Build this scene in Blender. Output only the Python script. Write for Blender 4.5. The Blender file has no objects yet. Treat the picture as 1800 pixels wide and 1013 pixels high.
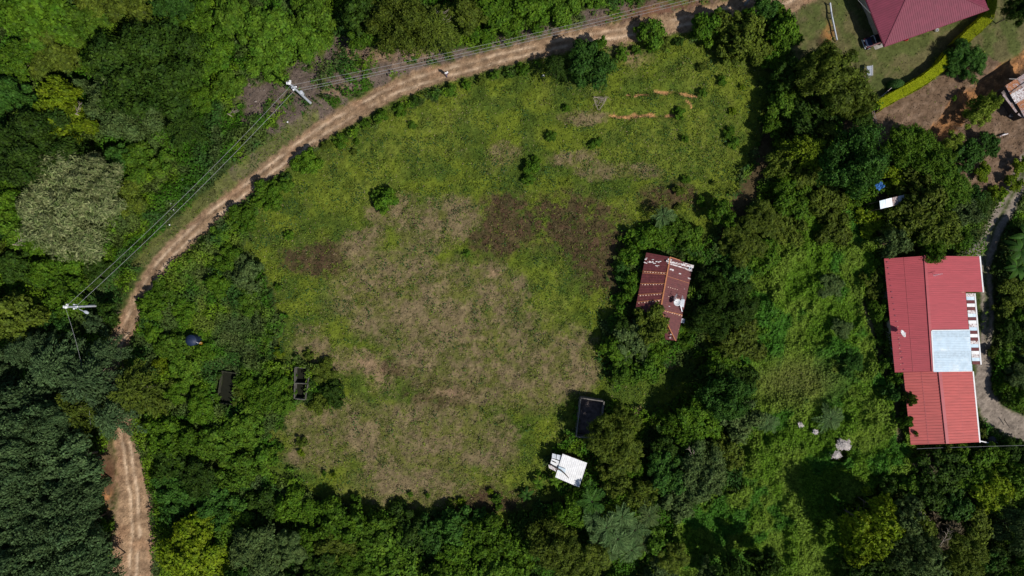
import bpy, bmesh, math, random
import numpy as np
from mathutils import Vector, Matrix

# ------------------------------------------------------------------ camera, sky, sun, exposure
SC = bpy.context.scene
COL = SC.collection
S, H, CX, CY = 0.08, 96.0, 900.0, 506.5        # metres per photo pixel on the ground, flying height

cd = bpy.data.cameras.new('camera'); cam = bpy.data.objects.new('camera', cd); COL.objects.link(cam)
cam.location = (0, 0, H); cam.rotation_euler = (0, 0, 0)
cd.sensor_width = 36; cd.lens = 24.0; cd.clip_end = 3000; cd.clip_start = 0.5
SC.camera = cam

SUN_EL, SHX, SHY = math.radians(50), -0.80, 0.60  # shadow direction on the ground
w = bpy.data.worlds.new('World'); SC.world = w; w.use_nodes = True
wn = w.node_tree.nodes; wn.clear()
sky = wn.new('ShaderNodeTexSky'); sky.sky_type = 'NISHITA'; sky.sun_disc = False
sky.sun_elevation = SUN_EL; sky.sun_rotation = math.atan2(-SHX, -SHY)
sky.altitude = 800
bg = wn.new('ShaderNodeBackground'); bg.inputs['Strength'].default_value = 0.085
wo = wn.new('ShaderNodeOutputWorld')
w.node_tree.links.new(sky.outputs[0], bg.inputs[0]); w.node_tree.links.new(bg.outputs[0], wo.inputs[0])

sl = bpy.data.lights.new('sun', 'SUN'); sl.energy = 4.7; sl.angle = math.radians(0.5); sl.color = (1.0, 0.95, 0.87)
sun = bpy.data.objects.new('sun', sl); COL.objects.link(sun)
d = Vector((SHX * math.cos(SUN_EL), SHY * math.cos(SUN_EL), -math.sin(SUN_EL)))
sun.rotation_euler = d.to_track_quat('-Z', 'Y').to_euler(); sun.location = (60, -45, 80)
SC.view_settings.view_transform = 'Standard'; SC.view_settings.look = 'None'
SC.view_settings.exposure = -0.03; SC.view_settings.gamma = 1
SC.cycles.max_bounces = 5; SC.cycles.diffuse_bounces = 2; SC.cycles.transmission_bounces = 3
SC.cycles.transparent_max_bounces = 4; SC.cycles.glossy_bounces = 2

# ------------------------------------------------------------------ noise and coordinates
_tab = np.random.RandomState(7).rand(8, 256, 256)
def vn(x, y, s=0):
    xi = np.floor(x).astype(int); yi = np.floor(y).astype(int)
    fx = x - xi; fy = y - yi; fx = fx*fx*(3-2*fx); fy = fy*fy*(3-2*fy)
    t = _tab[s % 8]; o = (s//8)*37
    a = t[(xi+o) & 255, yi & 255]; b = t[(xi+1+o) & 255, yi & 255]
    c = t[(xi+o) & 255, (yi+1) & 255]; e = t[(xi+1+o) & 255, (yi+1) & 255]
    return (a*(1-fx)+b*fx)*(1-fy) + (c*(1-fx)+e*fx)*fy
def fbm(x, y, s=0, o=4):
    x = np.asarray(x, float); y = np.asarray(y, float)
    r = 0; a = 0.5; t = 0
    for k in range(o):
        r = r + a*vn(x*2**k+17.3*k, y*2**k-9.1*k, s+k); t += a; a *= 0.5
    return r/t
def sst(a, b, x): t = np.clip((x-a)/(b-a), 0, 1); return t*t*(3-2*t)

def P(px, py, h=0.0):
    """world point that stands under photo pixel (px, py) at height h"""
    k = S*(H-h)/H
    return Vector(((px-CX)*k, (CY-py)*k, h))
def inpoly(px, py, poly):
    r = np.zeros(np.shape(px), bool); n = len(poly); j = n-1
    for i in range(n):
        xi, yi = poly[i]; xj, yj = poly[j]
        if yi != yj:
            r ^= ((yi > py) != (yj > py)) & (px < (xj-xi)*(py-yi)/(yj-yi)+xi)
        j = i
    return r
def pdist(px, py, line):
    """distance to a polyline of (x, y, halfwidth): returns distance, halfwidth there, signed side"""
    best = np.full(np.shape(px), 1e9); hw = np.zeros(np.shape(px)); sd = np.zeros(np.shape(px))
    for (x0, y0, w0), (x1, y1, w1) in zip(line[:-1], line[1:]):
        dx, dy = x1-x0, y1-y0; L = dx*dx+dy*dy
        t = np.clip(((px-x0)*dx+(py-y0)*dy)/L, 0, 1)
        ex = px-x0-t*dx; ey = py-y0-t*dy; dd = np.hypot(ex, ey)
        m = dd < best
        best = np.where(m, dd, best); hw = np.where(m, w0+t*(w1-w0), hw)
        sd = np.where(m, (dx*ey-dy*ex)/math.sqrt(L), sd)
    return best, hw, sd
def ell(px, py, cx, cy, rx, ry, a=0):
    c, s = math.cos(math.radians(a)), math.sin(math.radians(a))
    u = ((px-cx)*c+(py-cy)*s)/rx; v = (-(px-cx)*s+(py-cy)*c)/ry
    return np.clip(1.25-np.hypot(u, v), 0, 1)

ROAD = [(1470,-60,34),(1385,-2,26),(1300,14,20),(1200,38,18),(1100,57,18),(1000,73,18),(900,96,16),(800,124,16),(740,140,17),
        (700,154,17),(640,186,17),(570,226,17),(520,262,16),(450,317,15),(400,357,15),(350,398,16),(300,443,16),(268,484,16),
        (245,530,18),(225,570,18),(205,610,18),(200,660,18),(212,720,18),(222,780,20),(228,830,24),(236,880,30),(238,940,35),(230,1020,38),(224,1090,40)]
DRIVE = [(1830,230,14),(1800,300,14),(1770,360,15),(1745,405,16),(1731,450,13),(1733,500,10),(1737,560,9),(1730,640,11),(1728,690,17),(1748,728,20),(1790,752,21),(1860,775,20)]
REDPATH = [(1860,60,16),(1800,108,15),(1740,150,16),(1700,180,16),(1655,225,14),(1625,262,10)]
GULLY = [(1345,235,12),(1340,300,16),(1310,350,15),(1280,400,10),(1262,450,7)]
FIELD = [(500,300),(560,262),(640,215),(720,182),(800,150),(950,108),(1080,85),(1200,65),(1340,60),(1350,200),(1330,250),(1285,360),(1250,430),(1180,390),(1100,410),(1085,500),(1050,600),(1075,680),(1200,640),(1240,640),(1180,720),(1120,730),(1060,700),(1010,720),(1010,770),(960,800),(960,850),(1000,880),(880,915),(760,905),(640,895),(560,862),(480,830),(490,740),(520,705),(600,700),(560,640),(500,640),(500,560),(470,500),(430,430),(450,370)]
VINES = [(1262,430),(1300,390),(1340,370),(1420,370),(1540,380),(1545,600),(1580,700),(1600,800),(1590,850),(1470,880),(1480,1060),(1180,1060),(1180,900),(1300,860),(1310,700),(1250,640),(1270,560)]
LAWN = [(1390,20),(1430,-60),(1900,-60),(1860,60),(1800,100),(1775,118),(1740,100),(1640,140),(1545,190),(1520,150),(1440,90),(1390,110)]
YARD = [(1480,220),(1540,185),(1660,120),(1740,85),(1860,50),(1860,330),(1790,300),(1760,340),(1700,330),(1640,270),(1560,290),(1545,420),(1590,430),(1545,430),(1530,300)]
BRUSH = [(415,185),(440,140),(520,120),(570,70),(700,75),(790,95),(960,42),(1060,20),(1090,5),(1280,-8),(1240,25),(960,82),(740,128),(640,170),(540,235),(440,310),(380,350),(430,270),(470,240),(430,220)]

def zones(px, py):
    px = np.asarray(px, float); py = np.asarray(py, float)
    wx = px + 26*(fbm(px/40, py/40, 1, 4)-.5) + 9*(vn(px/5, py/5, 2)-.5)
    wy = py + 26*(fbm(px/40, py/40, 3, 4)-.5) + 9*(vn(px/5, py/5, 4)-.5)
    z = {}
    d, hw, sd = pdist(px + 5*(fbm(px/14, py/14, 5)-.5), py + 5*(fbm(px/14, py/14, 6)-.5), ROAD)
    z['road'] = sst(hw+4, hw-3, d + 6*(vn(px/6, py/6, 2)-.5)); z['rs'] = sd; z['rd'] = d
    d2, h2, s2 = pdist(px, py, DRIVE)
    z['drive'] = sst(h2+3, h2-2, d2 + 4*(vn(px/5, py/5, 3)-.5)); z['ds'] = s2
    d3, h3, s3 = pdist(wx, wy, REDPATH)
    z['red'] = sst(h3+6, h3-4, d3)
    d4, h4, _ = pdist(wx, wy, GULLY); z['gully'] = sst(h4+4, h4-4, d4)
    z['field'] = inpoly(wx+70*(fbm(px/15, py/15, 11, 3)-.5), wy+50*(fbm(px/15, py/15, 13, 3)-.5), FIELD).astype(float)
    z['field'][(z['rs'] < 0) & (z['rd'] < 30) & (px > 560)] = 1
    z['vines'] = inpoly(wx, wy, VINES).astype(float)
    z['lawn'] = inpoly(wx*.5+px*.5, wy*.5+py*.5, LAWN).astype(float)
    z['yard'] = inpoly(wx, wy, YARD).astype(float)*(1-z['lawn'])
    z['brush'] = inpoly(wx, wy, BRUSH).astype(float)*(1-sst(.50,.58,.6*fbm(px/24, py/24, 6, 4)+.4*fbm(px/7, py/7, 4, 2))*(1-.6*ell(px,py,520,140,70,40)))
    dw, hw_, _ = pdist(wx*.3+px*.7, wy*.3+py*.7, [(1512,520,4),(1532,580,5),(1552,650,6),(1568,705,8),(1578,770,8)]); z['walk'] = sst(hw_+4, hw_-2, dw); z['vines'] = z['vines']*(1-z['walk'])
    verge = ((z['rd'] < 40) & (z['rs'] > 0) & (px < 560) & (py < 470))   # mown verge on the outer side of the bend
    z['verge'] = verge.astype(float)*sst(44, 30, z['rd'])
    dry = np.zeros_like(px)
    for e in [(770,395,75,45,-20),(700,370,50,30,0),(640,430,45,25,-30),(820,590,150,110,20),(740,530,150,80,10),(870,640,110,80,10),(960,650,60,70,0),(550,605,40,28,30),(620,630,60,25,0),
              (600,755,100,50,0),(740,770,140,60,0),(560,800,60,30,0),(720,845,110,45,0),(860,520,70,60,0),(1010,275,45,14,0),(1060,300,50,16,0),(1180,620,28,30,0),(1010,640,45,60,0),(870,790,40,60,0),(1030,205,50,14,0),(880,270,30,18,0),(1130,300,35,12,0)]:
        dry = np.maximum(dry, ell(wx, wy, *e))
    dn = .55*fbm(px/26, py/26, 5, 5)+.45*fbm(px/6, py/6, 2, 3)
    z['straw'] = sst(.0,.45,dry+.5*(fbm(px/30, py/30, 6, 4)-.5))
    z['dry'] = sst(.02,.35,dry)*sst(.43, .72, dn+.14*dry-.02+.10*(vn(px/3.1,py/3.1,7)-.5))
    bare = np.zeros_like(px)
    for e in [(1105,92,40,22,20),(185,840,34,75,0),(205,930,20,90,0),(1075,75,25,12,0),(640,640,42,16,15),(665,668,40,22,50),(790,690,30,12,10),(870,475,18,8,0),(1190,735,22,12,0),(600,160,28,13,-10),(670,100,40,24,0),(725,95,30,14,0),(620,100,20,14,0),(1165,640,26,12,-30),(1120,725,16,9,0)]:
        bare = np.maximum(bare, ell(wx, wy, *e))
    z['bare'] = bare*sst(.42, .62, .5*fbm(px/8, py/8, 4, 4)+.5*vn(px/2.6,py/2.6,6)+.15*bare)
    scar = np.zeros_like(px)
    for ln in [[(1103,167,2),(1150,163,2.5),(1190,163,2.5),(1222,170,3)],[(1072,204,1.5),(1100,205,2.5),(1140,202,2.5),(1188,204,2.5)],[(1208,178,1),(1216,188,2)]]:
        dd, hh, _ = pdist(px+5*(vn(px/6, py/6, 1)-.5), py+7*(vn(px/9, py/9, 2)-.5), ln)
        scar = np.maximum(scar, sst(hh+2, hh-1, dd))
    z['scar'] = scar*sst(.25, .45, vn(px/11, py/7, 3))
    dark = np.zeros_like(px)
    for e in [(890,385,85,50,10),(870,420,60,40,0),(575,455,70,34,-5),(520,455,40,20,0),(1010,395,110,60,10),(1060,460,80,70,30),(1180,345,60,30,0),(780,695,70,30,0),(700,650,40,20,0),(860,880,90,30,0)]:
        dark = np.maximum(dark, ell(wx, wy, *e))
    z['dark'] = sst(.0,.7,dark)*sst(.38, .66, .6*fbm(px/16, py/16, 7, 4)+.4*fbm(px/5,py/5,3,2)+.25*dark-.06)
    yel = np.zeros_like(px)
    for e in [(640,330,90,55,-30),(720,250,150,60,-20),(1200,240,150,90,0),(1250,130,90,50,0),(930,860,80,60,0),(1400,668,90,45,0),(1000,770,50,70,0),(980,560,40,140,-15),(640,500,80,60,0)]:
        yel = np.maximum(yel, ell(wx, wy, *e))
    z['yel'] = yel
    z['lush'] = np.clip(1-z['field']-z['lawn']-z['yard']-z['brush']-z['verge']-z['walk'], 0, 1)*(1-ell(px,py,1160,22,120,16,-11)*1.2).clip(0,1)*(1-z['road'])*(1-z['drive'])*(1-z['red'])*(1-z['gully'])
    return z

C = lambda *a: np.array(a, float)
def mix(a, b, t): return a*(1-t[..., None]) + b*t[..., None]
def tint(px, py, z):
    px = np.asarray(px, float); py = np.asarray(py, float)
    n1 = fbm(px/30, py/30, 2, 4); n2 = fbm(px/7, py/7, 3, 3); n3 = vn(px/2.2, py/2.2, 5)
    sh = px.shape
    c = np.broadcast_to(C(.055,.086,.012), sh+(3,)).copy()
    c = mix(c, C(.105,.135,.014), sst(.35,.7,n1))
    c = mix(c, C(.125,.150,.022), .80*z['yel']*sst(.3,.6,n2))
    c = mix(c, C(.058,.040,.022), z['dark']*.92)
    c = mix(c, C(.085,.05,.03), z['dark']*sst(.5,.66,n2)*.8)
    c = mix(c, C(.110,.100,.034), z['straw']*.65)
    c = mix(c, C(.170,.126,.072), z['dry']*.86)
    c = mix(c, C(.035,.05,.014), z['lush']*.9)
    c = mix(c, C(.085,.125,.014), z['vines']*.85)
    c = mix(c, C(.105,.08,.065), z['brush']*sst(.3,.5,n1+.1*n2))
    c = mix(c, C(.09,.09,.035), z['verge']*.8)
    c = mix(c, C(.235,.155,.095), z['bare']*.8)
    c = mix(c, C(.44,.235,.105), z['scar'])
    c = mix(c, C(.11,.095,.045), z['lawn']*.9)
    c = mix(c, C(.06,.085,.02), z['lawn']*.7*sst(.45,.65,fbm(px/22, py/22, 6)))
    c = mix(c, C(.13,.085,.055), z['yard'])
    c = mix(c, C(.19,.13,.09), z['yard']*sst(.5,.7,n2)*.7)
    c = mix(c, C(.17,.155,.14), ell(px,py,1712,440,22,14,0))
    c = mix(c, C(.20,.10,.045), z['red']*.85)
    c = mix(c, C(.33,.16,.065), z['red']*sst(.5,.65,n2))
    c = mix(c, C(.28,.14,.05), ell(px,py,1457,65,14,26,0)*sst(.35,.6,n2))
    c = mix(c, C(.125,.065,.042), ell(px,py,1160,22,120,20,-11)*sst(.3,.5,n2)*(1-z['road']))
    c = mix(c, C(.13,.11,.06), z['walk']*.9)
    c = mix(c, C(.045,.03,.018), ell(px,py,1442,75,9,14,0)*.8)
    c = mix(c, C(.10,.052,.03), ell(px,py,188,835,26,50,0)*(1-z['road'])); c = mix(c, C(.34,.16,.07), ell(px,py,185,880,14,26,0)*sst(.4,.6,n2))  # reddish soil left of the road, darkened to paint in the shadow there
    c = mix(c, C(.07,.045,.028), z['gully']*.9)
    # dirt road: compacted wheel tracks, loose edge
    rd = np.abs(z['rs']); tr = np.exp(-((rd-6.5)/2.6)**2)
    rc = np.broadcast_to(C(.240,.160,.098), sh+(3,)).copy()
    rc = mix(rc, C(.160,.104,.064), sst(.4,.7,n2))
    rc = mix(rc, C(.44,.325,.225), tr*1.0*sst(.25,.6,fbm(px/24, py/24, 1)))
    rc = mix(rc, C(.25,.145,.085), sst(.55,.75,n1)*.5)
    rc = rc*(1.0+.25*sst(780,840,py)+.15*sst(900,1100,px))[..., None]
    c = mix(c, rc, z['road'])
    dc = np.broadcast_to(C(.21,.175,.145), sh+(3,)).copy()
    up = sst(620, 560, py)
    dc = mix(dc, C(.06,.075,.025), np.exp(-((z['ds'])/4.0)**2)*up)
    dc = mix(dc, C(.26,.215,.18), sst(.45,.85,n3)*.3)
    c = mix(c, dc, z['drive'])
    return c*(.62+.46*n3+.34*vn(px/4.5, py/4.5, 1))[..., None]

def gh(x, y):
    x = np.asarray(x, float); y = np.asarray(y, float)
    px = x/S+CX; py = CY-y/S
    d, hw, sd = pdist(px, py, ROAD); d3, h3, s3 = pdist(px, py, REDPATH)
    h = .5*(fbm(x/14, y/14, 1, 3)-.5)
    h = h + .38*(fbm(x/1.2, y/1.2, 2, 3)-.5)*sst(0, 1, (d-hw)/4)
    h = h + .05*(fbm(x/.5, y/.5, 4, 2)-.5)
    h = h - .10*sst(hw+6, hw-4, d)
    h = h - (.07*np.exp(-((np.abs(sd)-6.5)/2.2)**2) - .05*fbm(x/.35, y/.35, 6, 2))*sst(hw+2, hw-3, d)
    h = h + .9*sst(hw+2, hw+26, d)*((sd > 0) & (px > 380) & (px < 1280))    # cut bank above the road
    h = h - 1.0*sst(h3+8, h3-6, d3)*(.6+.4*vn(px/14, py/14, 2))
    for ln, a in (([(1103,163,3),(1150,159,4),(1190,159,4),(1222,166,5)], .5), ([(1072,200,3),(1100,201,4),(1140,198,4),(1188,200,4)], .5)):
        dd, hh, ss = pdist(px, py, ln); h = h - a*np.exp(-((dd)/7)**2)
    return h
def g1(x, y): return float(gh(np.array([x]), np.array([y]))[0])

# ------------------------------------------------------------------ materials
def mat(name):
    m = bpy.data.materials.new(name); m.use_nodes = True
    nt = m.node_tree; nt.nodes.clear()
    out = nt.nodes.new('ShaderNodeOutputMaterial'); b = nt.nodes.new('ShaderNodeBsdfPrincipled')
    nt.links.new(b.outputs[0], out.inputs[0]); return m, nt, b, out
def N(nt, t, **k):
    n = nt.nodes.new(t)
    for a, v in k.items(): setattr(n, a, v)
    return n
def noisemul(nt, scale, lo, hi, detail=4, coord='Object', rough=.6, stretch=None):
    tc = N(nt, 'ShaderNodeTexCoord'); nz = N(nt, 'ShaderNodeTexNoise'); nz.inputs['Scale'].default_value = scale
    nz.inputs['Detail'].default_value = detail; nz.inputs['Roughness'].default_value = rough
    if stretch:
        mp = N(nt, 'ShaderNodeMapping'); mp.inputs['Scale'].default_value = stretch
        nt.links.new(tc.outputs[coord], mp.inputs[0]); nt.links.new(mp.outputs[0], nz.inputs['Vector'])
    else: nt.links.new(tc.outputs[coord], nz.inputs['Vector'])
    mr = N(nt, 'ShaderNodeMapRange'); mr.inputs[1].default_value = .3; mr.inputs[2].default_value = .7
    mr.inputs[3].default_value = lo; mr.inputs[4].default_value = hi
    nt.links.new(nz.outputs[0], mr.inputs[0]); return mr.outputs[0], nz.outputs[0]
def vmul(nt, col, fac):
    v = N(nt, 'ShaderNodeVectorMath', operation='SCALE')
    if hasattr(col, 'links'): nt.links.new(col, v.inputs[0])
    else: v.inputs[0].default_value = col
    nt.links.new(fac, v.inputs['Scale']); return v.outputs[0]

def surf(name, col, rough=.8, metal=0, lo=.75, hi=1.2, scale=3, col2=None, c2lo=.5, c2hi=.62, scale2=1.2, bump=.0, spec=.3, stretch=None):
    m, nt, b, _ = mat(name)
    f, raw = noisemul(nt, scale, lo, hi, stretch=stretch)
    base = tuple(col[:3])
    if col2:
        mx = N(nt, 'ShaderNodeMix', data_type='RGBA')
        g, r2 = noisemul(nt, scale2, 0, 1, 6, rough=.7, stretch=stretch)
        mr = N(nt, 'ShaderNodeMapRange'); mr.inputs[1].default_value = c2lo; mr.inputs[2].default_value = c2hi
        nt.links.new(r2, mr.inputs[0]); nt.links.new(mr.outputs[0], mx.inputs[0])
        mx.inputs[6].default_value = (*col, 1); mx.inputs[7].default_value = (*col2, 1)
        base = mx.outputs[2]
    nt.links.new(vmul(nt, base, f), b.inputs['Base Color'])
    b.inputs['Roughness'].default_value = rough; b.inputs['Metallic'].default_value = metal
    b.inputs['Specular IOR Level'].default_value = spec
    if bump:
        bp = N(nt, 'ShaderNodeBump'); bp.inputs['Strength'].default_value = bump; bp.inputs['Distance'].default_value = .05
        nt.links.new(raw, bp.inputs['Height']); nt.links.new(bp.outputs[0], b.inputs['Normal'])
    return m

def leafmat(name, col, col2=None, trans=.25, var=.55, clump=.8, rough=.65, attr=False):
    m, nt, b, out = mat(name)
    geo = N(nt, 'ShaderNodeNewGeometry'); oi = N(nt, 'ShaderNodeObjectInfo')
    if attr:
        at = N(nt, 'ShaderNodeAttribute'); at.attribute_name = 'tint'; base = at.outputs['Color']
    else:
        mx = N(nt, 'ShaderNodeMix', data_type='RGBA'); mx.inputs[6].default_value = (*col, 1)
        c2 = col2 or (col[0]*1.5+.01, col[1]*1.2, col[2]*.8); mx.inputs[7].default_value = (*c2, 1)
        f, r = noisemul(nt, clump, 0, 1, 3)
        nt.links.new(f, mx.inputs[0]); base = mx.outputs[2]
    mr = N(nt, 'ShaderNodeMapRange'); mr.inputs[3].default_value = 1-var; mr.inputs[4].default_value = 1+var
    nt.links.new(geo.outputs['Random Per Island'], mr.inputs[0])
    c = vmul(nt, base, mr.outputs[0])
    if not attr:
        m2 = N(nt, 'ShaderNodeMapRange'); m2.inputs[3].default_value = .82; m2.inputs[4].default_value = 1.2
        nt.links.new(oi.outputs['Random'], m2.inputs[0]); c = vmul(nt, c, m2.outputs[0])
    nt.links.new(c, b.inputs['Base Color']); b.inputs['Roughness'].default_value = rough
    b.inputs['Specular IOR Level'].default_value = .12
    tr = N(nt, 'ShaderNodeBsdfTranslucent'); ms = N(nt, 'ShaderNodeMixShader'); ms.inputs[0].default_value = trans
    nt.links.new(c, tr.inputs[0]); nt.links.new(b.outputs[0], ms.inputs[1]); nt.links.new(tr.outputs[0], ms.inputs[2])
    nt.links.new(ms.outputs[0], out.inputs[0]); return m

def groundmat():
    m, nt, b, _ = mat('ground_cover')
    at = N(nt, 'ShaderNodeAttribute'); at.attribute_name = 'tint'
    f, r = noisemul(nt, 4.5, .72, 1.30, 5, rough=.75)
    g, r2 = noisemul(nt, .9, .85, 1.15, 3)
    c = vmul(nt, vmul(nt, at.outputs['Color'], f), g)
    nt.links.new(c, b.inputs['Base Color']); b.inputs['Roughness'].default_value = 1; b.inputs['Specular IOR Level'].default_value = .05
    bp = N(nt, 'ShaderNodeBump'); bp.inputs['Strength'].default_value = .6; bp.inputs['Distance'].default_value = .12
    nt.links.new(r, bp.inputs['Height']); nt.links.new(bp.outputs[0], b.inputs['Normal']); return m
M_GROUND = groundmat()
L = {
 'mid':    leafmat('leaf_mid_green', (.040,.105,.006), (.085,.150,.008)),
 'dark':   leafmat('leaf_dark_green', (.020,.052,.006), (.042,.078,.007)),
 'blue':   leafmat('leaf_blue_green', (.026,.080,.012), (.048,.110,.012)),
 'yellow': leafmat('leaf_yellow_green', (.090,.155,.006), (.155,.200,.007)),
 'lime':   leafmat('leaf_bright_green', (.048,.120,.009), (.092,.155,.011)),
 'olive':  leafmat('leaf_olive', (.055,.088,.010), (.098,.128,.012)),
 'grey':   leafmat('leaf_grey_green', (.055,.100,.028), (.090,.128,.034)),
 'cream':  leafmat('leaf_cream', (.25,.26,.12), (.060,.105,.022), var=.5, clump=2.2),
 'bamboo': leafmat('leaf_bamboo', (.15,.22,.02), (.20,.26,.03)),
 'palm':   leafmat('leaf_silvery_palm', (.060,.122,.036), (.10,.16,.050)),
 'brown':  leafmat('leaf_dry_brown', (.10,.075,.045), (.13,.11,.06)),
 'forest': leafmat('leaf_forest', (.046,.088,.032), (.070,.112,.038)),
}
M_CARPET = leafmat('leaf_undergrowth', (0,0,0), attr=True, var=.5)
M_GRASS = leafmat('grass_blades', (0,0,0), attr=True, var=.35, trans=.2, rough=.8)
M_BARK = surf('bark', (.13,.10,.07), .9, scale=9, bump=.4)
M_TWIG = surf('pale_twig', (.30,.25,.20), .9, scale=6)
M_ROOF = surf('crimson_roof_paint', (.375,.056,.070), .5, scale=1.5, lo=.88, hi=1.1, spec=.35, col2=(.31,.048,.060), c2lo=.42, c2hi=.75, scale2=.9, stretch=(.35,3.5,1))
M_ROOF2 = surf('coral_roof_paint', (.44,.085,.078), .55, scale=1.5, lo=.85, hi=1.12, spec=.3, col2=(.35,.072,.066), c2lo=.40, c2hi=.75, scale2=.9, stretch=(.35,3.5,1))
M_ROOF3 = surf('maroon_roof_paint', (.165,.026,.050), .6, scale=1.2, lo=.85, hi=1.15, spec=.4)
M_OLDROOF = surf('weathered_maroon_roof', (.115,.026,.028), .6, scale=3, lo=.7, hi=1.2, col2=(.16,.06,.035), c2lo=.55, c2hi=.8, scale2=2)
M_RUST = surf('rust', (.42,.17,.075), .9, scale=8, lo=.6, hi=1.3)
M_PALERUST = surf('pale_rust_spots', (.62,.42,.32), .9, scale=8)
M_WHITE = surf('white_paint', (.76,.76,.77), .5, scale=2, lo=.82, hi=1.05, col2=(.62,.60,.56), c2lo=.55, c2hi=.8, scale2=3)
M_WORN = surf('peeling_white', (.66,.62,.62), .8, scale=5, lo=.6, hi=1.2, col2=(.18,.07,.06), c2lo=.50, c2hi=.6, scale2=4)
M_PANEL = surf('translucent_panel', (.50,.62,.72), .35, scale=1.2, lo=.86, hi=1.08, col2=(.62,.70,.76), scale2=.7)
M_PANEL2 = surf('yellowed_translucent_panel', (.47,.58,.67), .4, scale=2.5, lo=.8, hi=1.08)
M_CONC2 = surf('stained_block', (.17,.155,.14), .95, scale=2.5, lo=.45, hi=1.3, bump=.4)
M_CONC = surf('grey_concrete', (.30,.28,.26), .9, scale=2.5, lo=.55, hi=1.2, bump=.3)
M_CONCD = surf('stained_concrete', (.155,.125,.115), .95, scale=1.8, lo=.35, hi=1.25, bump=.3)
M_POLE = surf('pole_concrete', (.42,.44,.49), .8, scale=4, lo=.85, hi=1.1)
M_CREAM = surf('cream_plaster', (.55,.45,.33), .9, scale=2, lo=.8, hi=1.1)
M_METAL = surf('galvanised', (.52,.55,.60), .5, .3, scale=4, lo=.8, hi=1.1)
M_WIRE = surf('aluminium_cable', (.32,.32,.33), .6, scale=2)
M_BLACK = surf('black_plastic', (.02,.022,.028), .5, scale=4)
M_NAVY = surf('navy_plastic', (.012,.022,.055), .5, scale=3)
M_TARP = surf('blue_tarp', (.03,.12,.33), .6, scale=5)
M_TIN = surf('old_tin', (.36,.29,.29), .75, scale=6, lo=.55, hi=1.25, col2=(.30,.15,.10), c2lo=.52, c2hi=.62, scale2=2.2, stretch=(1,1,1))
M_TINRUST = surf('rusty_tin', (.38,.16,.075), .8, scale=6, lo=.6, hi=1.25, col2=(.36,.28,.27), c2lo=.5, c2hi=.6, scale2=3)
M_WOOD = surf('grey_wood', (.30,.27,.25), .9, scale=6, lo=.6, hi=1.2)
M_DARKWOOD = surf('dark_wood', (.07,.055,.045), .9, scale=6)
M_YELLOW = surf('yellow_paint', (.85,.45,.02), .5, scale=3)
M_HEDGECORE = surf('hedge_stems', (.05,.06,.015), 1, scale=5)
M_HUSK = surf('bleached_husk', (.72,.66,.63), .95, scale=7, lo=.6, hi=1.15)
M_SKIN = surf('skin', (.30,.17,.11), .6, scale=5, lo=.95, hi=1.05)
M_HAIR = surf('black_hair', (.012,.010,.009), .5, scale=20)
M_SHIRT = surf('white_shirt', (.82,.82,.84), .9, scale=6, lo=.95, hi=1.03)
M_TROUSER = surf('purple_grey_trousers', (.10,.07,.12), .9, scale=6)
M_GLASS = surf('dark_glass', (.03,.035,.04), .15, scale=2, spec=.6)
M_REDCAR = surf('dark_red_paint', (.10,.018,.022), .4, scale=2)
M_ORANGE = surf('raw_soil', (.50,.24,.10), 1, scale=3)

# ------------------------------------------------------------------ mesh helpers
def npmesh(name, V, F, m=None, col=None, smooth=False):
    me = bpy.data.meshes.new(name); V = np.asarray(V, np.float32); F = np.asarray(F, np.int32)
    k = F.shape[1]
    me.vertices.add(len(V)); me.vertices.foreach_set('co', V.ravel())
    me.loops.add(F.size); me.loops.foreach_set('vertex_index', F.ravel())
    me.polygons.add(len(F)); me.polygons.foreach_set('loop_start', np.arange(0, F.size, k, dtype=np.int32))
    try: me.polygons.foreach_set('loop_total', np.full(len(F), k, np.int32))
    except Exception: pass
    me.polygons.foreach_set('use_smooth', np.full(len(F), smooth))
    me.update(calc_edges=True)
    if col is not None:
        a = me.attributes.new('tint', 'FLOAT_COLOR', 'POINT')
        a.data.foreach_set('color', np.concatenate([col, np.ones((len(col), 1))], 1).astype(np.float32).ravel())
    if m: me.materials.append(m)
    return me
def link(name, data, parent=None, loc=(0,0,0), rot=(0,0,0), **props):
    o = bpy.data.objects.new(name, data); COL.objects.link(o); o.location = loc; o.rotation_euler = rot
    if parent: o.parent = parent
    for k, v in props.items(): o[k] = v
    return o
def thing(name, label, cat, loc, rz=0, group=None):
    o = link(name, None, None, loc, (0,0,rz), label=label, category=cat)
    if group: o['group'] = group
    o.empty_display_size = .3
    return o

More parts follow.
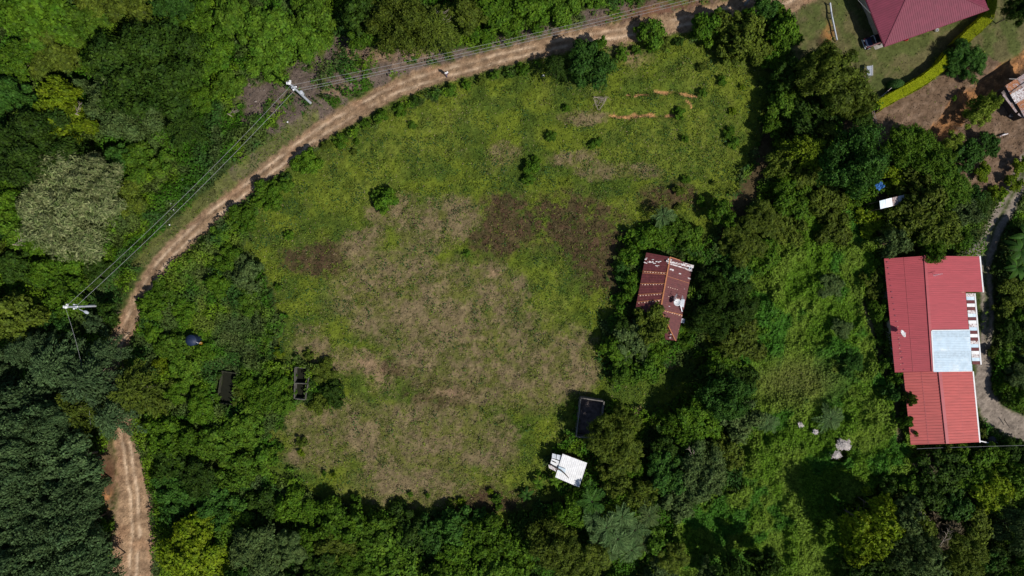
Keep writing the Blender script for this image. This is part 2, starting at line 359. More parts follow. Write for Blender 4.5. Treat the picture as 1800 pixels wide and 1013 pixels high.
class MB:
    def __init__(s): s.v = []; s.f = []
    def quad(s, *p):
        n = len(s.v); s.v += [tuple(q) for q in p]; s.f.append(tuple(range(n, n+len(p))))
    def hexa(s, b, t):
        n = len(s.v); s.v += [tuple(q) for q in b] + [tuple(q) for q in t]
        s.f += [(n+3,n+2,n+1,n), (n+4,n+5,n+6,n+7)] + [(n+i, n+(i+1)%4, n+4+(i+1)%4, n+4+i) for i in range(4)]
    def box(s, c, d, rz=0):
        ca, sa = math.cos(rz), math.sin(rz); x, y, z = [q/2 for q in d]
        pt = lambda a, b, e: (c[0]+a*ca-b*sa, c[1]+a*sa+b*ca, c[2]+e)
        s.hexa([pt(-x,-y,-z), pt(x,-y,-z), pt(x,y,-z), pt(-x,y,-z)], [pt(-x,-y,z), pt(x,-y,z), pt(x,y,z), pt(-x,y,z)])
    def tube(s, pts, r, n=6, cap=True):
        pts = [Vector(p) for p in pts]
        if not hasattr(r, '__len__'): r = [r]*len(pts)
        base = len(s.v)
        for i, p in enumerate(pts):
            t = (pts[min(i+1, len(pts)-1)]-pts[max(i-1, 0)]).normalized()
            a = t.cross(Vector((0,0,1)) if abs(t.z) < .9 else Vector((1,0,0))).normalized(); b = t.cross(a)
            for k in range(n):
                an = 2*math.pi*k/n; q = p+(a*math.cos(an)+b*math.sin(an))*r[i]; s.v.append(tuple(q))
        for i in range(len(pts)-1):
            for k in range(n):
                s.f.append((base+i*n+k, base+i*n+(k+1)%n, base+(i+1)*n+(k+1)%n, base+(i+1)*n+k))
        if cap:
            s.f.append(tuple(base+k for k in range(n))[::-1]); s.f.append(tuple(base+(len(pts)-1)*n+k for k in range(n)))
    def lathe(s, prof, n=20, c=(0,0,0)):
        base = len(s.v)
        for r, z in prof:
            for k in range(n):
                a = 2*math.pi*k/n; s.v.append((c[0]+r*math.cos(a), c[1]+r*math.sin(a), c[2]+z))
        for i in range(len(prof)-1):
            for k in range(n): s.f.append((base+i*n+k, base+i*n+(k+1)%n, base+(i+1)*n+(k+1)%n, base+(i+1)*n+k))
        s.f.append(tuple(base+k for k in range(n))[::-1]); s.f.append(tuple(base+(len(prof)-1)*n+k for k in range(n)))
    def mesh(s, name, m, smooth=False):
        me = bpy.data.meshes.new(name); me.from_pydata(s.v, [], s.f); me.materials.append(m); me.update()
        if smooth: me.polygons.foreach_set('use_smooth', [True]*len(me.polygons))
        return me
    def build(s, name, m, parent=None, smooth=False, bevel=0, solid=0, **props):
        o = link(name, s.mesh(name, m, smooth), parent, **props)
        if solid: md = o.modifiers.new('solid', 'SOLIDIFY'); md.thickness = solid; md.offset = -1
        if bevel: md = o.modifiers.new('bevel', 'BEVEL'); md.width = bevel; md.segments = 2
        return o

def unit(a): return a/np.maximum(np.linalg.norm(a, axis=-1, keepdims=True), 1e-9)
def leaves(p, nrm, ln, wd, rng, udir=None, fold=.0):
    """diamond leaves: centres p, normals nrm; returns V, F"""
    n = len(p)
    r = rng.normal(size=(n, 3)) if udir is None else udir
    u = unit(r - nrm*np.sum(r*nrm, 1, keepdims=True)); v = np.cross(nrm, u)
    ln = np.broadcast_to(ln, n)[:, None]; wd = np.broadcast_to(wd, n)[:, None]
    sh = .12*ln
    V = np.stack([p-u*ln*.5, p+v*wd*.5+u*sh+nrm*fold*wd, p+u*ln*.5, p-v*wd*.5+u*sh+nrm*fold*wd], 1).reshape(-1, 3)
    return V, np.arange(4*n).reshape(n, 4)

# ------------------------------------------------------------------ ground
def axis(a, b, st, far):
    core = np.arange(a, b+st/2, st); o = []; s = st; x = b
    while x < far: s = min(s*1.45, 40); x += s; o.append(x)
    o2 = []; s = st; x = a
    while x > -far: s = min(s*1.45, 40); x -= s; o2.append(x)
    return np.concatenate([o2[::-1], core, o])
xs = axis(-80, 80, .22, 900); ys = axis(-48, 48, .22, 900)
X, Y = np.meshgrid(xs, ys); X = X.ravel(); Y = Y.ravel(); PX = X/S+CX; PY = CY-Y/S
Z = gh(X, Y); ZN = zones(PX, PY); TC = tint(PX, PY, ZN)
nx, ny = len(xs), len(ys)
ii = (np.arange(ny-1)[:, None]*nx+np.arange(nx-1)[None]).ravel()
GF = np.stack([ii, ii+1, ii+nx+1, ii+nx], 1)
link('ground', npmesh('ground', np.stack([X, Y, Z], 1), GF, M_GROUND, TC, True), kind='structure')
def overlay(name, mask, dz, **pr):
    f = GF[(mask[GF] > .35).all(1)]; u, inv = np.unique(f, return_inverse=True)
    V = np.stack([X[u], Y[u], Z[u]+dz], 1)
    return link(name, npmesh(name, V, inv.reshape(f.shape), M_GROUND, TC[u], True), kind='structure', **pr)
overlay('dirt_road', ZN['road'], .008); overlay('driveway', ZN['drive'], .008); overlay('dirt_path', ZN['red'], .008)

# ------------------------------------------------------------------ buildings occupy these photo areas (no plants sprout there)
NOPLANT = [[(172,800),(208,784),(212,905),(190,912)],[(1458,764),(1488,772),(1486,792),(1474,810),(1450,806),(1460,784)],[(336,588),(354,588),(358,606),(338,608)],[(1556,458),(1726,450),(1724,645),(1724,780),(1604,782),(1588,655),(1573,655)],
           [(1138,450),(1215,468),(1190,600),(1165,598),(1163,560),(1115,555)],
           [(972,800),(992,798),(1032,814),(1018,856),(975,835)],
           [(1020,700),(1062,706),(1052,770),(1014,765)],
           [(1525,-60),(1555,82),(1738,17),(1700,-60)],
           [(1757,150),(1820,120),(1840,200),(1790,217)],
           [(387,650),(418,652),(410,710),(382,708)], [(518,645),(543,645),(537,703),(518,702)]]
def blocked(px, py, extra=0):
    r = np.zeros(np.shape(px), bool)
    for p in NOPLANT: r |= inpoly(px, py, p)
    return r

# ------------------------------------------------------------------ grass and undergrowth (uncountable)
rng = np.random.RandomState(3)
def field_grass(n):
    px = rng.uniform(-40, 1840, n); py = rng.uniform(-40, 1053, n)
    z = zones(px, py)
    dens = z['field']*(.9-.35*z['dry']-.6*z['bare']-.9*z['scar']) + z['verge']*.6 + z['brush']*.35 + z['lawn']*.12 + z['yard']*.05 + z['vines']*.3
    dens = dens*(1-z['road'])*(1-z['drive'])*(1-z['red'])*(.35+1.0*sst(.3,.7,fbm(px/9, py/9, 6, 3)))
    k = (rng.rand(n) < dens) & ~blocked(px, py)
    px, py = px[k], py[k]; z = {a: b[k] for a, b in z.items()}
    n = len(px); x = (px-CX)*S; y = (CY-py)*S
    c = tint(px, py, z)*1.15
    gr = sst(.5,.75,fbm(px/12, py/12, 7, 3))
    c = mix(c, C(.12,.17,.02), gr*.55*(1-z['brush']))
    c = c*(.60+.9*rng.rand(n))[:, None]*np.where(z['dark'] > .4, .75, 1)[:, None]
    st = (rng.rand(n) < .05+.22*z['straw']) & (z['lawn'] < .5); c[st] = C(.24,.20,.11)
    br = rng.rand(n) < .05+.14*gr
    c[br] = C(.18,.24,.025)
    tall = .08+.16*rng.rand(n)+.12*gr
    p = np.stack([x, y, gh(x, y)+tall*.5], 1)
    nrm = unit(np.stack([rng.normal(size=n)*.8, rng.normal(size=n)*.8, .5+rng.rand(n)], 1))
    V, F = leaves(p, nrm, .20+.16*rng.rand(n)+.1*gr, .06+.06*rng.rand(n), rng)
    me = npmesh('grass', V, F, M_GRASS, np.repeat(c, 4, 0))
    link('grass', me, kind='stuff', label='rough green and straw coloured grass over the open field', category='grass')
field_grass(430000)

def carpet(name, label, n, zone, hfun, cfun, ls=(.22,.42), bb=(-60,1860,-60,1073)):
    px = rng.uniform(bb[0], bb[1], n); py = rng.uniform(bb[2], bb[3], n)
    z = zones(px, py); d = zone(px, py, z)
    k = (rng.rand(n) < d) & ~blocked(px, py) & (z['road'] < .3) & (z['drive'] < .3)
    px, py = px[k], py[k]; z = {a: b[k] for a, b in z.items()}; n = len(px)
    x = (px-CX)*S; y = (CY-py)*S; e = .15
    h0 = hfun(px, py); hx = hfun(px+e/S, py); hy = hfun(px, py-e/S)
    top = rng.rand(n)**.35
    nrm = unit(np.stack([-(hx-h0)/e*.9, -(hy-h0)/e*.9, np.ones(n)], 1) + rng.normal(size=(n, 3))*.42)
    nrm[:, 2] = np.abs(nrm[:, 2])
    p = np.stack([x, y, gh(x, y)+h0*top+.05], 1)
    V, F = leaves(p, nrm, ls[0]+(ls[1]-ls[0])*rng.rand(n), (ls[0]+(ls[1]-ls[0])*rng.rand(n))*.6, rng)
    c = cfun(px, py, z, h0)
    link(name, npmesh(name, V, F, M_CARPET, np.repeat(c, 4, 0)), kind='stuff', label=label, category='undergrowth')
def lump(px, py, a, sc, s):
    f = fbm(px/sc, py/sc, s, 3); g = 1-np.abs(2*fbm(px/sc*1.9, py/sc*1.9, s+2, 3)-1)*1.7
    return np.clip(a*(.15+1.25*sst(.3,.75,f)) + a*.45*g, .05, 9)
def c_vine(px, py, z, h):
    c = np.broadcast_to(C(.088,.175,.010), px.shape+(3,)).copy()
    c = mix(c, C(.128,.205,.020), sst(.40,.60,fbm(px/45, py/45, 3, 3)))
    c = mix(c, C(.050,.145,.012), sst(.52,.68,fbm(px/35, py/35, 6, 3)))
    c = mix(c, C(.14,.15,.035), ell(px,py,1400,668,90,45,0)*.8)
    return c
carpet('undergrowth', 'bright yellow green vines smothering the plot beside the long red roof', 430000,
       lambda px, py, z: z['vines']*(1-.75*ell(px,py,1400,668,90,42,0)), lambda px, py: lump(px, py, 1.0, 34, 2)*(1-.8*ell(px,py,1400,668,95,45,0)), c_vine, bb=(1170,1610,370,1073))
def c_left(px, py, z, h):
    c = np.broadcast_to(C(.045,.125,.007), px.shape+(3,)).copy()
    c = mix(c, C(.105,.185,.009), sst(.42,.64,fbm(px/50, py/50, 4, 3)))
    c = mix(c, C(.115,.14,.03), .7*ell(px,py,400,520,110,160)*sst(.4,.6,fbm(px/22, py/22, 2, 3)))
    c = mix(c, C(.034,.088,.014), sst(.5,.7,fbm(px/38, py/38, 1, 3)))
    c = mix(c, C(.07,.09,.03), sst(.5,.65,fbm(px/30, py/30, 5, 3))*.6)
    return c
carpet('undergrowth', 'leafy green undergrowth around the field edges and below the trees', 800000,
       lambda px, py, z: z['lush']*(1-z['vines']), lambda px, py: lump(px, py, 1.0, 40, 5), c_left)
def gravel(n):
    px = rng.uniform(-20, 1820, n); py = rng.uniform(-20, 1033, n); z = zones(px, py)
    d = z['road']*.9*(1-.7*np.exp(-((np.abs(z['rs'])-6.5)/3)**2)) + z['drive']*.12 + z['yard']*.35 + z['bare'] + z['scar'] + z['red']*.8 + z['brush']*.06
    k = (rng.rand(n) < d) & ~blocked(px, py); px, py = px[k], py[k]; z = {a: b[k] for a, b in z.items()}; n = len(px)
    x = (px-CX)*S; y = (CY-py)*S; r = .02+.09*rng.rand(n)**4+.015*rng.rand(n)
    o8 = np.array([[1,0,0],[0,1,0],[-1,0,0],[0,-1,0],[0,0,.7],[0,0,-.7]]); an = rng.rand(n)*6.28
    v = o8[None]*r[:, None, None]*(.7+.6*rng.rand(n, 6, 1)); ca, sa = np.cos(an)[:, None], np.sin(an)[:, None]
    v = np.stack([v[..., 0]*ca-v[..., 1]*sa, v[..., 0]*sa+v[..., 1]*ca, v[..., 2]], 2)+np.stack([x, y, gh(x, y)+r*.3], 1)[:, None]
    f = np.array([[0,1,4],[1,2,4],[2,3,4],[3,0,4],[1,0,5],[2,1,5],[3,2,5],[0,3,5]]); F = (f[None]+np.arange(n)[:, None, None]*6).reshape(-1, 3)
    c = tint(px, py, z)*(1.0+.5*rng.rand(n))[:, None]
    link('gravel', npmesh('gravel', v.reshape(-1, 3), F, M_GROUND, np.repeat(c, 6, 0)), kind='stuff', label='loose stones and clods on the dirt road and bare soil', category='gravel')
gravel(400000)
# weedy leafy clumps inside the field
def c_weed(px, py, z, h):
    c = np.broadcast_to(C(.06,.12,.02), px.shape+(3,)).copy()
    c = mix(c, C(.13,.18,.02), sst(.45,.6,fbm(px/18, py/18, 2, 3)))
    c = mix(c, C(.035,.085,.022), sst(.5,.62,fbm(px/25, py/25, 3, 3)))
    return c
carpet('weeds', 'clumps of broad leaved weeds dotted through the open field', 260000,
       lambda px, py, z: (z['field']+.35*z['brush']+.6*z['verge'])*sst(.52,.61,fbm(px/13, py/13, 1, 4)+.10*ell(px,py,1200,260,170,130)+.05*ell(px,py,850,300,300,120)+.16*ell(px,py,490,470,110,240)+.08*ell(px,py,560,880,200,60)+.05*ell(px,py,640,300,150,60)+.04*ell(px,py,780,520,260,260)-.07*ell(px,py,780,700,260,200)-.05*z['dry'])*(1-.8*z['dark'])*(1-z['bare'])*(1-z['scar']),
       lambda px, py: .10+.5*sst(.55,.8,fbm(px/13, py/13, 1, 4)), c_weed, (.14,.30))
def c_dead(px, py, z, h):
    c = np.broadcast_to(C(.21,.175,.155), px.shape+(3,)).copy()
    return mix(c, C(.09,.075,.055), sst(.4,.6,fbm(px/20, py/20, 2, 3)))
carpet('dead_brush', 'purplish grey dead brush on the bank by the utility pole', 60000,
       lambda px, py, z: z['brush']*sst(.5,.3,fbm(px/12,py/12,7,3))*(ell(px,py,520,140,110,55,-15)>.05), lambda px, py: lump(px, py, .35, 22, 3), c_dead, (.10,.5))

# ------------------------------------------------------------------ plant prototypes
def crown_mesh(name, R, Hc, nl, n, ls, seed, style='broad', lobe=1.0):
    r = np.random.RandomState(seed)
    cr = []
    for i in range(nl):
        a = i*2.399+r.uniform(-.5,.5); q = math.sqrt((i+.3)/nl)*R*.78*r.uniform(.85,1.12)
        lr = R*r.uniform(.15,.31)*lobe
        z = Hc*(.35+.60*(1-(q/R)**2)) + r.uniform(-.24,.20)*Hc*1.3
        cr.append((q*math.cos(a), q*math.sin(a), z, lr, r.uniform(.75,1.15)))
    cr = np.array(cr)
    if style == 'rosette': n = n//6
    idx = r.choice(nl, n, p=cr[:,3]**2/np.sum(cr[:,3]**2))
    dv = unit(r.normal(size=(n, 3))*np.array([1,1,1])); dv[:, 2] = np.where(dv[:, 2] < -.35, -dv[:, 2], dv[:, 2])
    rad = cr[idx, 3]*(1-.30*r.rand(n)**2.2)*cr[idx, 4]
    bumps = 1+.55*(vn(dv[:,0]*3.2+idx*5, dv[:,1]*3.2+dv[:,2]*4, seed % 8)-.5)*2+.09*r.normal(size=n)
    p = cr[idx, :3]+dv*(rad*bumps)[:, None]*np.array([1,1,.85])
    keep = np.ones(n, bool)
    for j in range(nl):
        dd = np.linalg.norm(p-cr[j, :3], axis=1); keep &= ~((dd < cr[j, 3]*.62) & (idx != j))
    p, dv = p[keep], dv[keep]; n = len(p)
    nrm = unit(dv+r.normal(size=(n, 3))*.48+np.array([0,0,.30]))
    if style == 'rosette':
        k = 6; pp = np.repeat(p, k, 0); nn = np.repeat(nrm, k, 0); m = len(pp)
        ref = unit(np.cross(nn, np.array([.3,.2,1.]))); bit = np.cross(nn, ref)
        an = np.tile(np.arange(k)*2*math.pi/k, n)+np.repeat(r.rand(n)*6, k)
        out = ref*np.cos(an)[:, None]+bit*np.sin(an)[:, None]
        l = ls*r.uniform(.8,1.2,m)
        V, F = leaves(pp+out*(l*.5)[:, None], unit(nn+out*.45), l, l*.38, r, udir=out)
    elif style == 'streak':
        out = unit(dv*np.array([1,1,.2])+r.normal(size=(n,3))*.6)
        V, F = leaves(p, unit(nrm+r.normal(size=(n,3))*.3), ls*r.uniform(.7,1.5,n), ls*.24, r, udir=out)
    else:
        l = ls*r.uniform(.65,1.25,n); V, F = leaves(p, nrm, l, l*.62, r)
    return npmesh(name, V, F, L['mid'])
def plume_mesh(name, R, Hc, seed, ls=.3, nb=34):
    r = np.random.RandomState(seed); Ps = []; Us = []; Ns = []
    for b in range(nb):
        a = b*2.399+r.uniform(-.3,.3); lev = (b/nb); ln = R*(1-.55*lev)*r.uniform(.75,1.1); z0 = Hc*(.25+.7*lev)
        m = int(110*ln/R)+30; t = r.rand(m)**.7
        rr = t*ln; z = z0+.25*ln*t-.45*ln*t*t
        wsp = ln*.20*(1-t)*(.6+t)+.10
        side = r.normal(size=m)*wsp*.8
        ca, sa = math.cos(a), math.sin(a)
        Ps.append(np.stack([rr*ca-side*sa, rr*sa+side*ca, z+r.normal(size=m)*.10], 1))
        sg = np.sign(side)*.7
        Us.append(np.stack([ca-sa*sg, sa+ca*sg, r.uniform(-.2,.4,m)], 1))
        Ns.append(np.stack([r.normal(size=m)*.35, r.normal(size=m)*.35, np.ones(m)], 1))
    p = np.concatenate(Ps); n = len(p)
    V, F = leaves(p, unit(np.concatenate(Ns)), ls*r.uniform(.8,1.6,n), ls*.42, r, udir=np.concatenate(Us))
    return npmesh(name, V, F, L['mid'])
def palm_mesh(name, R, seed, nf=20, up=.6, wd=1.0):
    r = np.random.RandomState(seed); VV = []; FF = []; k0 = 0
    for f in range(nf):
        a = f*2.399+r.uniform(-.25,.25); el = up*r.uniform(.1,2.0); ln = R*r.uniform(.6,1.1); m = 24
        t = np.linspace(.10, 1, m); ca, sa = math.cos(a), math.sin(a)
        rr = ln*t*math.cos(el*.6); z = ln*(el*t-(.55+el*.5)*t*t)*.75
        c = np.stack([rr*ca, rr*sa, z], 1)
        for sg in (-1, 1):
            ll = (.16+.30*np.sin(math.pi*np.clip(t,.08,.97)))*ln*.62*wd
            out = np.stack([np.full(m, ca*.75-sa*sg), np.full(m, sa*.75+ca*sg), np.full(m, -.25)], 1); out = unit(out+r.normal(size=(m,3))*.22)
            nn = unit(np.stack([np.full(m, sa*sg*.35), np.full(m, -ca*sg*.35), np.ones(m)], 1))
            V, F = leaves(c+out*(ll*.5)[:, None], nn, ll, np.full(m, ln*.034*wd)*r.uniform(.6,1.5,m), r, udir=out)
            VV.append(V); FF.append(F+k0); k0 += len(V)
        sp = .035*wd; q = np.stack([-sa*np.ones(m), ca*np.ones(m), np.zeros(m)], 1)*sp
        V = np.concatenate([c-q, c+q]); F = np.stack([np.arange(m-1), np.arange(1, m), np.arange(1, m)+m, np.arange(m-1)+m], 1)
        VV.append(V); FF.append(F+k0); k0 += len(V)
    return npmesh(name, np.concatenate(VV), np.concatenate(FF), L['palm'])
def banana_mesh(name, R, seed, nf=9):
    r = np.random.RandomState(seed); VV = []; FF = []; k0 = 0
    for f in range(nf):
        a = f*2.399+r.uniform(-.4,.4); el = r.uniform(.5,1.4); ln = R*r.uniform(.75,1.1); m = 9
        t = np.linspace(.05, 1, m); ca, sa = math.cos(a), math.sin(a)
        z = ln*(el*t-(.6+el*.5)*t*t); rr = ln*t*.9
        wd = ln*.17*np.sin(math.pi*np.clip(t, .06, .985))**.6
        for sg in (-1, 1):
            c = np.stack([rr*ca, rr*sa, z], 1); e = np.stack([rr*ca-sa*wd*sg, rr*sa+ca*wd*sg, z-wd*.35], 1)
            V = np.concatenate([c, e]); F = np.stack([np.arange(m-1), np.arange(1, m), np.arange(1, m)+m, np.arange(m-1)+m], 1)
            VV.append(V); FF.append(F+k0); k0 += len(V)
    return npmesh(name, np.concatenate(VV), np.concatenate(FF), L['lime'])
def trunk_mesh(name, seed, limbs=5):
    r = random.Random(seed); b = MB()
    b.tube([(0,0,-.3),(.04,0,.3),(r.uniform(-.1,.1),.05,.7),(0,r.uniform(-.1,.1),1.0)], [.055,.045,.036,.03], 8)
    for i in range(limbs):
        a = i*2.4+r.uniform(-.4,.4); z0 = r.uniform(.6,.95); l = r.uniform(.35,.6)
        b.tube([(0,0,z0),(l*.5*math.cos(a),l*.5*math.sin(a),z0+.16),(l*math.cos(a),l*math.sin(a),z0+.28)], [.024,.016,.006], 5)
    return b.mesh(name, M_BARK, True)
TR = [trunk_mesh('trunk', s) for s in (1,2,3)]
_pm = MB(); _pm.tube([(0,0,-.3),(.02,.01,.3),(.05,.02,.7),(0,0,1.0)], [.045,.035,.03,.028], 8); PALMTR = _pm.mesh('trunk', M_BARK, True)

KINDS = {}   # kind -> (list of crown meshes, reference radius, crown depth)
KINDS['big'] = ([crown_mesh('crown', 5, 3.4, 30, 20000, .40, s) for s in (11,12,13,14)], 5, 3.6)
KINDS['tree'] = ([crown_mesh('crown', 3, 2.3, 15, 8000, .34, s, lobe=1.05) for s in (21,22,23,24,25)], 3, 2.6)
KINDS['small'] = ([crown_mesh('crown', 1.6, 1.4, 12, 3000, .27, s, lobe=1.1) for s in (31,32,33,34)], 1.6, 1.5)
KINDS['fine'] = ([crown_mesh('crown', 5, 3.4, 26, 28000, .29, s) for s in (41,42,43)], 5, 3.0)
KINDS['rosette'] = ([crown_mesh('crown', 4, 3.2, 20, 12000, .36, s, 'rosette') for s in (51,52)], 4, 3.2)
KINDS['streak'] = ([crown_mesh('crown', 5, 2.8, 30, 34000, .40, s, 'streak', lobe=.95) for s in (61,)], 5, 3.0)
KINDS['plume'] = ([plume_mesh('crown', 4.2, 4.0, s) for s in (71,72,73)], 4.2, 4.0)
KINDS['palm'] = ([palm_mesh('crown', 2.6, s) for s in (81,82,83)], 2.6, .8)
KINDS['banana'] = ([banana_mesh('crown', 1.8, s) for s in (91,92,93)], 1.8, .8)
KINDS['wispy'] = ([crown_mesh('crown', 2, 1.8, 9, 2600, .42, s, 'streak') for s in (95,96)], 2, 1.8)

# landmarks used to word the labels (photo pixels)
LM = [('the top left corner',0,0),('the pale flowering tree',120,365),('the big dark tree',262,128),
      ('the roadside pole at the bend',530,170),('the streetlight pole',150,545),('the blue tank in the thicket',345,597),
      ('the roofless ruin by the field',530,672),('the sunken dark ruin',400,680),('the road gap between trees',225,790),
      ('the bottom left corner',0,1013),('the white shed roof',1000,827),('the roofless concrete tank',1037,730),
      ('the old maroon roof',1170,520),('the tree pair under the road',1010,115),('the two orange soil scars',1150,185),
      ('the fan palm in the field',1165,380),('the silvery palm clump',1085,930),('the bleached husk heap',1465,785),
      ('the long red roof',1640,560),('the roof dish',1583,587),('the black water tank',1735,772),('the bottom right corner',1800,1013),
      ('the clipped yellow hedge',1640,140),('the top maroon hip roof',1640,30),('the rusty tin shack',1785,170),('the blue tarp',1545,328),
      ('the log rail fence',1462,40),('the bottom field edge',760,905),('the shaded clearing',1250,960),('the third pole at the top',1310,3),
      ('the driveway bend',1750,730),('the person on the road',785,130),('the top edge mid road',1000,0),('the vine plot centre',1400,665)]
ADJ = {'mid':'mid green','dark':'dark green','blue':'bluish green','yellow':'yellow green','bamboo':'light yellow green','lime':'bright green','olive':'olive','grey':'grey green','cream':'cream feathery','palm':'silvery','brown':'dry brown','forest':'deep green'}
KN = {'big':('broad','tree','tree'),'tree':('rounded','tree','tree'),'small':('low','shrub','shrub'),'fine':('fine leafed','tree','tree'),'rosette':('rosette leafed','tree','tree'),
      'streak':('feathery','tree','tree'),'plume':('plumed','tree','tree'),'palm':('','palm','palm'),'banana':('','banana plant','banana plant'),'wispy':('wispy','shrub','shrub')}
ORD = ['', 'second ', 'third ', 'fourth ', 'fifth ', 'sixth ', 'seventh ', 'eighth ', 'ninth ', 'tenth ', 'eleventh ', 'twelfth ']
PL = []      # every plant: px, py, r, kind, colour, height, label or None
def T(px, py, r, kind, col, h=None, label=None):
    PL.append([px, py, r, kind, col, h, label])

